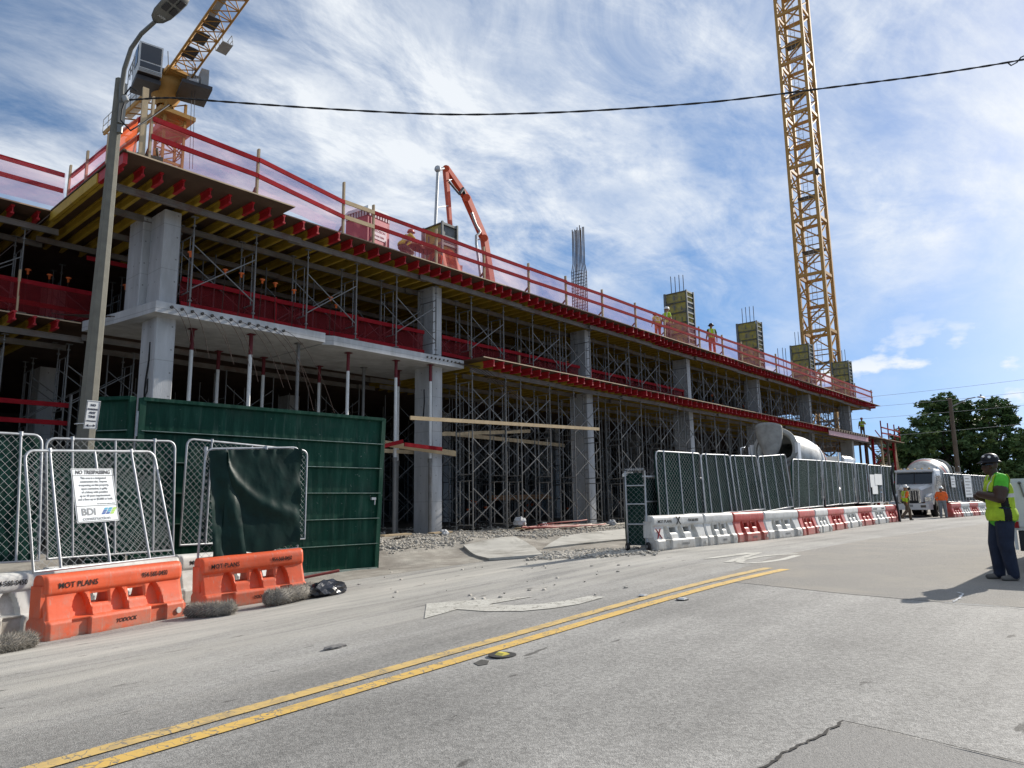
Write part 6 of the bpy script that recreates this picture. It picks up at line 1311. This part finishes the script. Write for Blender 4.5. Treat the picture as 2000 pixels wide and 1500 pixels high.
def mixer(label,loc,rz,scale,rear_detail):
    t=thing('mixer_truck',label,'truck',loc,rz,'concrete mixer trucks'); t.scale=(scale,)*3
    def P(n,mb,m,par=None): return part(n,mb,m,par or t,world=False)
    P('chassis',MB().box((.6,-.45,.75),(9.3,.45,1.0)),BLACK)
    for x in(1.9,3.2):
        for s in(-1,1): wheel(t,x,s*.95,.52,.55,s)
    for s in(-1,1): wheel(t,7.9,s*1.03,.52,.32,s)
    # cab
    def loft(secs): 
        mb=MB(); k=len(secs[0]); vs=[p for s in secs for p in s]; mb.add(vs,[(i*k+j,i*k+(j+1)%k,(i+1)*k+(j+1)%k,(i+1)*k+j) for i in range(len(secs)-1) for j in range(k)]+[tuple(range(k))[::-1],tuple(range((len(secs)-1)*k,len(secs)*k))]); return mb
    def sec(x,w_,z0,z1,c=.1): return [(x,-w_,z0),(x,w_,z0),(x,w_,z1-c),(x,w_-c,z1),(x,-w_+c,z1),(x,-w_,z1-c)]
    cab=P('cab',loft([sec(5.75,1.12,1.0,2.95),sec(7.05,1.12,1.0,2.95),sec(7.25,1.12,1.0,2.80),sec(7.62,1.1,1.0,2.05)]),TWH)
    P('windscreen',MB().add([(7.675,-1.0,2.02),(7.675,1.0,2.02),(7.335,1.0,2.72),(7.335,-1.0,2.72)],[(0,1,2,3)]),TGLASS,cab); P('visor',MB().box((7.2,-1.1,2.78),(7.48,1.1,2.9)),TWH,cab)
    P('windscreen_bar',MB().bar((7.69,0,2.02),(7.35,0,2.72),.04,.03),BLACK,cab)
    for k in range(5): P('roof_light',MB().lathe([(.06,0),(.055,.05),(.0,.07)],(7.1,-.8+.4*k,2.95),n=8),M('amber',(.75,.45,.12),.3),cab)
    for s in(-1,1):
        d=P('door',MB().box((6.15,s*1.121-.008,1.15),(7.1,s*1.121+.008,2.75)),TWH,cab); P('side_window',MB().box((6.3,s*1.135-.006,2.0),(7.02,s*1.135+.006,2.62)),TGLASS,d)
        P('mirror',MB().box((7.45,s*1.36-.12,1.85),(7.55,s*1.36+.12,2.5)).cyl((7.3,s*1.12,2.4),(7.5,s*1.33,2.4),.02,6).cyl((7.3,s*1.12,1.9),(7.5,s*1.33,1.95),.02,6),CHROME if s>0 else BLACK,cab)
    hood=P('hood',loft([sec(7.55,.98,1.0,2.02,.16),sec(8.6,.78,.9,1.86,.16),sec(9.1,.66,.9,1.74,.14)]),TWH)
    gr=P('grille',MB().box((9.1,-.6,.86),(9.15,.6,1.66)),CHROME); P('grille_mesh',MB().box((9.15,-.53,.92),(9.16,-.03,1.6)).box((9.15,.03,.92),(9.16,.53,1.6)),M('grille_dark',(.05,.05,.05),.5),gr)
    for k in range(8): P('grille_bar',MB().box((9.16,-.5+.14*k,.93),(9.17,-.47+.14*k,1.59)),CHROME,gr)
    for s in(-1,1):
        f_=P('fender',MB().prism([(7.2,s*.8,1.12),(7.3,s*.8,1.3),(7.6,s*.8,1.42),(8.3,s*.8,1.42),(8.8,s*.8,1.28),(9.05,s*.8,1.0),(9.05,s*.8,.75),(8.75,s*.8,.75),(8.55,s*.8,1.05),(8.2,s*.8,1.16),(7.6,s*.8,1.16),(7.35,s*.8,1.0)],(0,s*.42,0)),TWH)
        h_=P('headlight',MB().box((8.98,s*.98-.17,.98),(9.1,s*.98+.17,1.2)),CHROME,f_); P('lens',MB().cyl((9.1,s*.98,1.09),(9.12,s*.98,1.09),.09,12),M('lamp_lens',(.8,.75,.6),.1),h_)
        P('exhaust_stack',MB().cyl((5.6,s*.95,1.0),(5.6,s*.95,3.1),.07,10),CHROME)
    P('bumper',MB().prism([(9.15,-1.22,.45),(9.4,-1.05,.45),(9.4,1.05,.45),(9.15,1.22,.45)],(0,0,.38)),TWH); P('licence_plate',MB().box((9.4,-.15,.62),(9.41,.2,.76)),CGREY)
    for s in(-1,1): P('fog_light',MB().box((9.4,s*.75-.14,.58),(9.415,s*.75+.14,.72)),M('fog_lens',(.1,.09,.08),.2))
    P('bonnet_emblem',MB().lathe([(.0,0),(.09,.0),(.09,.02),(0,.02)],(9.13,0,1.72),(1,0,0),12),BLACK)
    # drum, tilted
    a=Vector((4.5 if rear_detail else 5.6,0,2.2)); b=Vector((.75,0,3.05 if rear_detail else 2.9)); ax=(b-a); L_=ax.length; ax.normalize()
    R_=.86 if rear_detail else 1.0
    dr=P('drum',MB().lathe([(.0,-.02),(.62*R_,0),(1.05*R_,.3),(1.25*R_,.9),(1.3*R_,1.5),(1.27*R_,2.1),(1.12*R_,2.75),(.95*R_,3.4),(.78,L_),(.70,L_+.02),(.72,L_-.5),(.6,L_-1.2)],a,ax,40),TDRUM); 
    P('drum_band',MB().lathe([(1.29*R_,1.45),(1.325*R_,1.47),(1.325*R_,1.62),(1.29*R_,1.64)],a,ax,40),TWH,dr)
    P('drum_mark',MB().lathe([(1.262*R_,.97),(1.285*R_,1.08),(1.3*R_,1.2)],a,ax,40),M('drum_red',(.35,.05,.05),.5),dr)
    P('pedestal',MB().box((5.2,-.5,1.0),(5.6,.5,1.9)).box((1.2,-.8,1.0),(1.5,-.6,2.4)).box((1.2,.6,1.0),(1.5,.8,2.4)),TWH)
    P('water_tank',MB().cyl((4.0,-1.05,1.3),(5.3,-1.05,1.3),.28,14),TWH)
    for s in(-1,1): P('rear_fender',MB().box((1.3,s*.95-.3,1.12),(3.8,s*.95+.3,1.17)),TWH)
    P('mouth_ring',MB().lathe([(.80,L_-.1),(.9,L_-.08),(.93,L_+.02),(.9,L_+.1),(.76,L_+.1)],a,ax,36),TCON)
    # collector under the mouth, charging hopper above it, and folding chute
    m=b
    def coll(u,v):
        t_=math.pi*(1.08+.84*u); r_=1.02-.5*v; return (m.x-.22-.42*v,r_*1.0*math.cos(t_),m.z+.05+r_*.72*math.sin(t_)-.45*v)
    P('collector',MB().grid(coll,24,6),TCON)
    if rear_detail:
        def hop(u,v):
            w_=.18+.32*math.sin(min(1,v*1.15)*math.pi/2)**.8; th=math.pi*u; bulge=.30*math.sin(th)
            return (m.x-.42-bulge-.10*v,-w_*math.cos(th),m.z-.22+1.12*v+.16*math.sin(th)*v*v-.16*math.sin(th)*(1-v)**3)
        h=P('hopper',MB().grid(hop,20,12),TCON); s_=h.modifiers.new('t','SOLIDIFY'); s_.thickness=.04
        P('hopper_back',MB().grid(lambda u,v:(m.x-.40,(.18+.32*math.sin(min(1,v*1.15)*math.pi/2)**.8)*(2*u-1),m.z-.1+.98*v),8,4),TCON)
    if rear_detail: P('hopper_bracket',MB().box((m.x-.2,.86,m.z-.6),(m.x+.1,.98,m.z+.25)).box((m.x-.2,-.98,m.z-.6),(m.x+.1,-.86,m.z+.25)),TWH)
    P('chute',MB().grid(lambda u,v:(m.x-.5-.9*v,.32*math.cos(math.pi*(1+u)),m.z-1.2-.7*v+.25*math.sin(math.pi*(1+u))),10,4),TCON)
    mb=MB()
    for yy in(1.0,1.35): mb.tube([(.5,yy,1.1),(.5,yy,3.2),(.9,yy,3.25)],.03,6)
    for k in range(6): mb.cyl((.5,1.0,1.2+.33*k),(.5,1.35,1.2+.33*k),.02,5)
    P('ladder',mb,CHROME)
    P('rear_bumper',MB().box((.45,-1.2,.55),(.6,1.2,.8)),TWH)
    return t
mixer('white mixer truck facing the street at the far fence opening',(58.4,11.2,.0),math.pi,1.0,False)
mixer('mixer truck behind the right-hand fence showing drum mouth and hopper',(29.8,11.95,.05),0.0,1.06,True)
# white service truck, its rear corner at the right edge
def service_truck():
    t=thing('service_truck','white service truck body at the right edge behind the watching worker','truck',(13.95,.6,0))
    def P(n,mb,m,par=None): return part(n,mb,m,par or t)
    x0,y0,y1=13.95,1.74,-.35
    SW=M('service_white',(.62,.64,.64),.4,var=.06,dirt=(.45,.45,.43),dscale=2,dlo=.55,dhi=.8)
    P('body',MB().box((x0,y1,.66),(17.6,y0,1.47)),SW); P('tailgate',MB().box((x0-.02,y1+.08,.72),(x0-.002,y0-.06,1.42)),SW)
    h=P('latch',MB().bar((x0-.035,y0-.16,1.40),(x0-.035,y0-.20,1.18),.02,.03).cyl((x0-.05,y0-.16,1.40),(x0-.02,y0-.16,1.40),.025,8),STEEL); P('tail_light',MB().box((x0-.03,y0-.085,.70),(x0-.001,y0-.015,.80)),M('tail_red',(.25,.01,.012),.3))
    P('under_bumper',MB().box((x0+.02,y1+.05,.34),(x0+.3,y0-.06,.655)),M('dark_bumper',(.02,.022,.028),.6)); P('edge_trim',MB().box((x0-.015,y0-.04,.36),(x0+.02,y0,.66)),SW)
    P('cab',MB().prism([(17.7,y1,.5),(20.6,y1,.5),(20.6,y1,1.15),(19.6,y1,1.25),(19.1,y1,1.85),(17.7,y1,1.85)],(0,y0-y1,0)),SW)
    for yy in(y0,y1): P('side_window',MB().prism([(17.9,yy-.006,1.3),(19.05,yy-.006,1.3),(18.9,yy-.006,1.75),(17.9,yy-.006,1.75)],(0,.012,0)),TGLASS)
    P('rear_window',MB().box((17.69,y1+.25,1.52),(17.699,y0-.25,1.78)),TGLASS); P('windscreen',MB().prism([(19.57,y1+.1,1.29),(19.57,y0-.1,1.29),(19.13,y0-.1,1.82),(19.13,y1+.1,1.82)],(.02,0,.02)),TGLASS); P('door_seam',MB().box((18.0,y0,.6),(18.02,y0+.004,1.25)),BLACK)
    for x in(15.6,19.6):
        for y in(y0-.14,y1+.14): P('wheel',MB().lathe([(.1,-.13),(.33,-.13),(.38,-.09),(.38,.09),(.33,.13),(.1,.13)],(x,y,.38),(0,1,0),18),TYRE)
service_truck()
# ------------------------------------------------------------------ far fence and barriers
FB=[(48.6+2.0*k,9.05-.13*k) for k in range(9)]
FL=['first','second','third','fourth','fifth','sixth','seventh','eighth']
for k in range(8):
    (xa,ya),(xb,yb)=FB[k],FB[k+1]; col='red' if k%2==0 else 'white'
    barrier(col,(xa+xb)/2,(ya+yb)/2,.002,math.atan2(yb-ya,xb-xa),'%s %s barrier of the far row, %s from its near end'%('small' if k>5 else 'distant',col,FL[k]),'far barriers beyond the truck',text=False,logo=False,sx=.9)
    fence_panel('%s screened panel of the far fence counting from the truck'%FL[k],'panels of the far fence',(xa,ya+.1,2.55),(xb,yb+.1,2.55),(xa,ya,.9),(xb,yb,.9),(.33,.66),sp=.2,wr=.006,pr=.028,screen=SCREEN,nscr=4,clips=False)
def notice(a,b,z0,z1,label,lines):
    n=Vector((-(b[1]-a[1]),b[0]-a[0],0)).normalized()*-1; a=Vector((*a,0))+n*.06; b=Vector((*b,0))+n*.06
    t=thing('notice_board',label,'notice',(a.x,a.y,z0)); part('board',MB().prism([(a.x,a.y,z0),(b.x,b.y,z0),(b.x,b.y,z1),(a.x,a.y,z1)],n*.01),M('notice_white',(.66,.68,.68),.6,var=.06),t)
    for k in range(lines):
        z=z1-(z1-z0)*(k+1)/(lines+1); p=a.lerp(b,.12)+n*.012; q=a.lerp(b,.88 if k%2 else .7)+n*.012; part('print_line',MB().bar((p.x,p.y,z),(q.x,q.y,z),.004,.05),GREYTX,t)
notice((49.4,9.0),(50.3,8.95),1.75,2.4,'small white notice on the first far fence panel',3); notice((52.2,8.8),(53.9,8.7),1.15,2.5,'tall white banner on the far fence',6)
# black hose hanging at the end of the near fence
p0=ony(1745,912,9.9); single('black_hose',MB().tube([ony(1744,905,9.9),ony(1741,930,9.9),ony(1745,960,9.9),ony(1752,985,9.8),ony(1758,1018,9.6)],.06,6),BLACK,'black hose drooping from the end of the near fence to the road','hose',tuple(p0))
# ------------------------------------------------------------------ utility pole and wires
def utility():
    D=62; b=ond(1872,928,D); t=thing('utility_pole','tall brown timber utility pole in front of the trees','pole',(b.x,b.y,0)); tp=ond(1855,778,D*1.0)
    sl=(Vector(tp)-Vector(b)); k=(b.z-0)/sl.z; base=Vector(b)-sl*k
    part('pole',MB().cyl(base,tp,.21,10,r2=.15),M('utility_timber',(.13,.10,.075),.9,var=.3,scale=3,stretch=(2,2,.3)),t)
    part('lamp_arm',MB().tube([ond(1857,795,D),ond(1872,788,D-.5),ond(1890,779,D-1),ond(1905,776,D-1.5)],.05,6),CGREY,t); c=ond(1916,776,D-1.7)
    part('lamp_head',MB().add([*[Vector(c)+Vector((dx*.7,-dx*.2,0))+Vector((0,dy*.16,dz*.07)) for dx in(-.6,.75) for dy,dz in((-1,0),(0,1),(1,0),(0,-1))]],[(0,1,5,4),(1,2,6,5),(2,3,7,6),(3,0,4,7),(3,2,1,0),(4,5,6,7)]),CGREY,t); part('photocell',MB().cyl(Vector(c)+Vector((0,0,.06)),Vector(c)+Vector((0,0,.25)),.06,6),CGREY,t)
utility()
for k,(a_,b_) in enumerate((((1600,785),(2060,734)),((1600,803),(2060,760)),((1600,824),(2060,786)),((1640,858),(2060,822)))):
    cable('power_line',['topmost','second','third','lowest'][k]+' thin power line crossing the sky behind the utility pole',[(*a_,64),((a_[0]+b_[0])/2,(a_[1]+b_[1])/2+3,64),(*b_,64)],.013,None,strands=1,mat=CGREY,n=8)
# ------------------------------------------------------------------ trees
LEAF=[M('leaf_a',(.09,.15,.045),.6,var=.35,scale=.5,spec=.3),M('leaf_b',(.155,.21,.06),.55,var=.3,scale=.6,spec=.3),M('leaf_c',(.06,.105,.037),.7,var=.3,scale=.5,spec=.2)]
BARK=M('bark',(.07,.055,.04),.9,var=.3,scale=3)
def tree(label,blobs,D,trunk_px,seed,dens=1.,name='shade_tree'):
    rnd=random.Random(seed); s=D/FPX; base=ond(trunk_px,960,D); t=thing(name,label,'tree',(base.x,base.y,0))
    top=ond(trunk_px,880,D); part('trunk',MB().tube([(base.x,base.y,-.1),(base.x+.1,base.y,2.0),(top.x,top.y,top.z)],[.55,.42,.3],8),BARK,t)
    C=[]
    for px,py,r in blobs: c=ond(px,py,D+rnd.uniform(-1.,1.)*r*s*1.0); C.append((Vector(c),r*s))
    for c,r in C: part('limb',MB().tube([(top.x,top.y,top.z-.6),Vector((top.x,top.y,top.z)).lerp(c,.5)+Vector((rnd.uniform(-.5,.5),rnd.uniform(-.5,.5),-.3)),c],[.2,.13,.05],5),BARK,t)
    mb=MB()
    for c,r in C:
        nc=int(72*dens*max(.6,(r/2.)**2))
        for _ in range(nc):
            # one spray of leaves
            v=Vector((rnd.gauss(0,1),rnd.gauss(0,1),rnd.gauss(0,1))).normalized(); rad=r*(rnd.uniform(.55,1.06) if rnd.random()<.85 else rnd.uniform(.1,.6)); cc=c+Vector((v.x*rad,v.y*rad,v.z*rad*.86)); cl=rnd.uniform(.35,.65); mi=rnd.choice((0,0,1,2) if v.z>-.1 else (0,2,2))  # paler leaves on upper sides, darkest below: top light painted into crown colour
            for _k in range(26):
                p=cc+Vector((rnd.gauss(0,.42),rnd.gauss(0,.42),rnd.gauss(0,.26)))*cl; a=Vector((rnd.uniform(-1,1),rnd.uniform(-1,1),rnd.uniform(-.7,.5))).normalized(); b=a.cross(Vector((rnd.uniform(-1,1),rnd.uniform(-1,1),rnd.uniform(-1,1)))).normalized(); l=rnd.uniform(.17,.32); w_=l*.42
                mb.add([p-a*l,p+b*w_,p+a*l,p-b*w_],[(0,1,2,3)],mi)
    part('crown',mb,LEAF,t,kind='stuff')
tree('rounded dark tree at the left of the group behind the truck',[(1768,862,30),(1744,876,20),(1736,900,16),(1790,888,34),(1752,900,26),(1800,925,36),(1770,930,32),(1740,922,18),(1808,855,26),(1785,960,30),(1750,955,25)],88,1790,1)
tree('tallest broad tree directly behind the utility pole',[(1818,796,22),(1848,788,22),(1876,796,20),(1812,828,28),(1855,826,36),(1893,828,28),(1838,868,42),(1886,872,40),(1845,915,42),(1900,915,38),(1830,955,36),(1880,955,38)],90,1850,2)
tree('broad tree at right of the pole with sky behind its top',[(1930,794,20),(1955,800,22),(1972,818,16),(1926,826,24),(1958,846,30),(1922,872,36),(1962,886,36),(1945,925,38),(1980,866,16),(1925,955,34),(1970,955,34)],87,1945,3)
tree('lower tree at the right edge behind the service truck',[(1996,878,20),(2024,866,34),(2010,912,40),(1984,925,32),(2060,890,46),(2000,955,34),(2050,945,40)],82,2010,4)
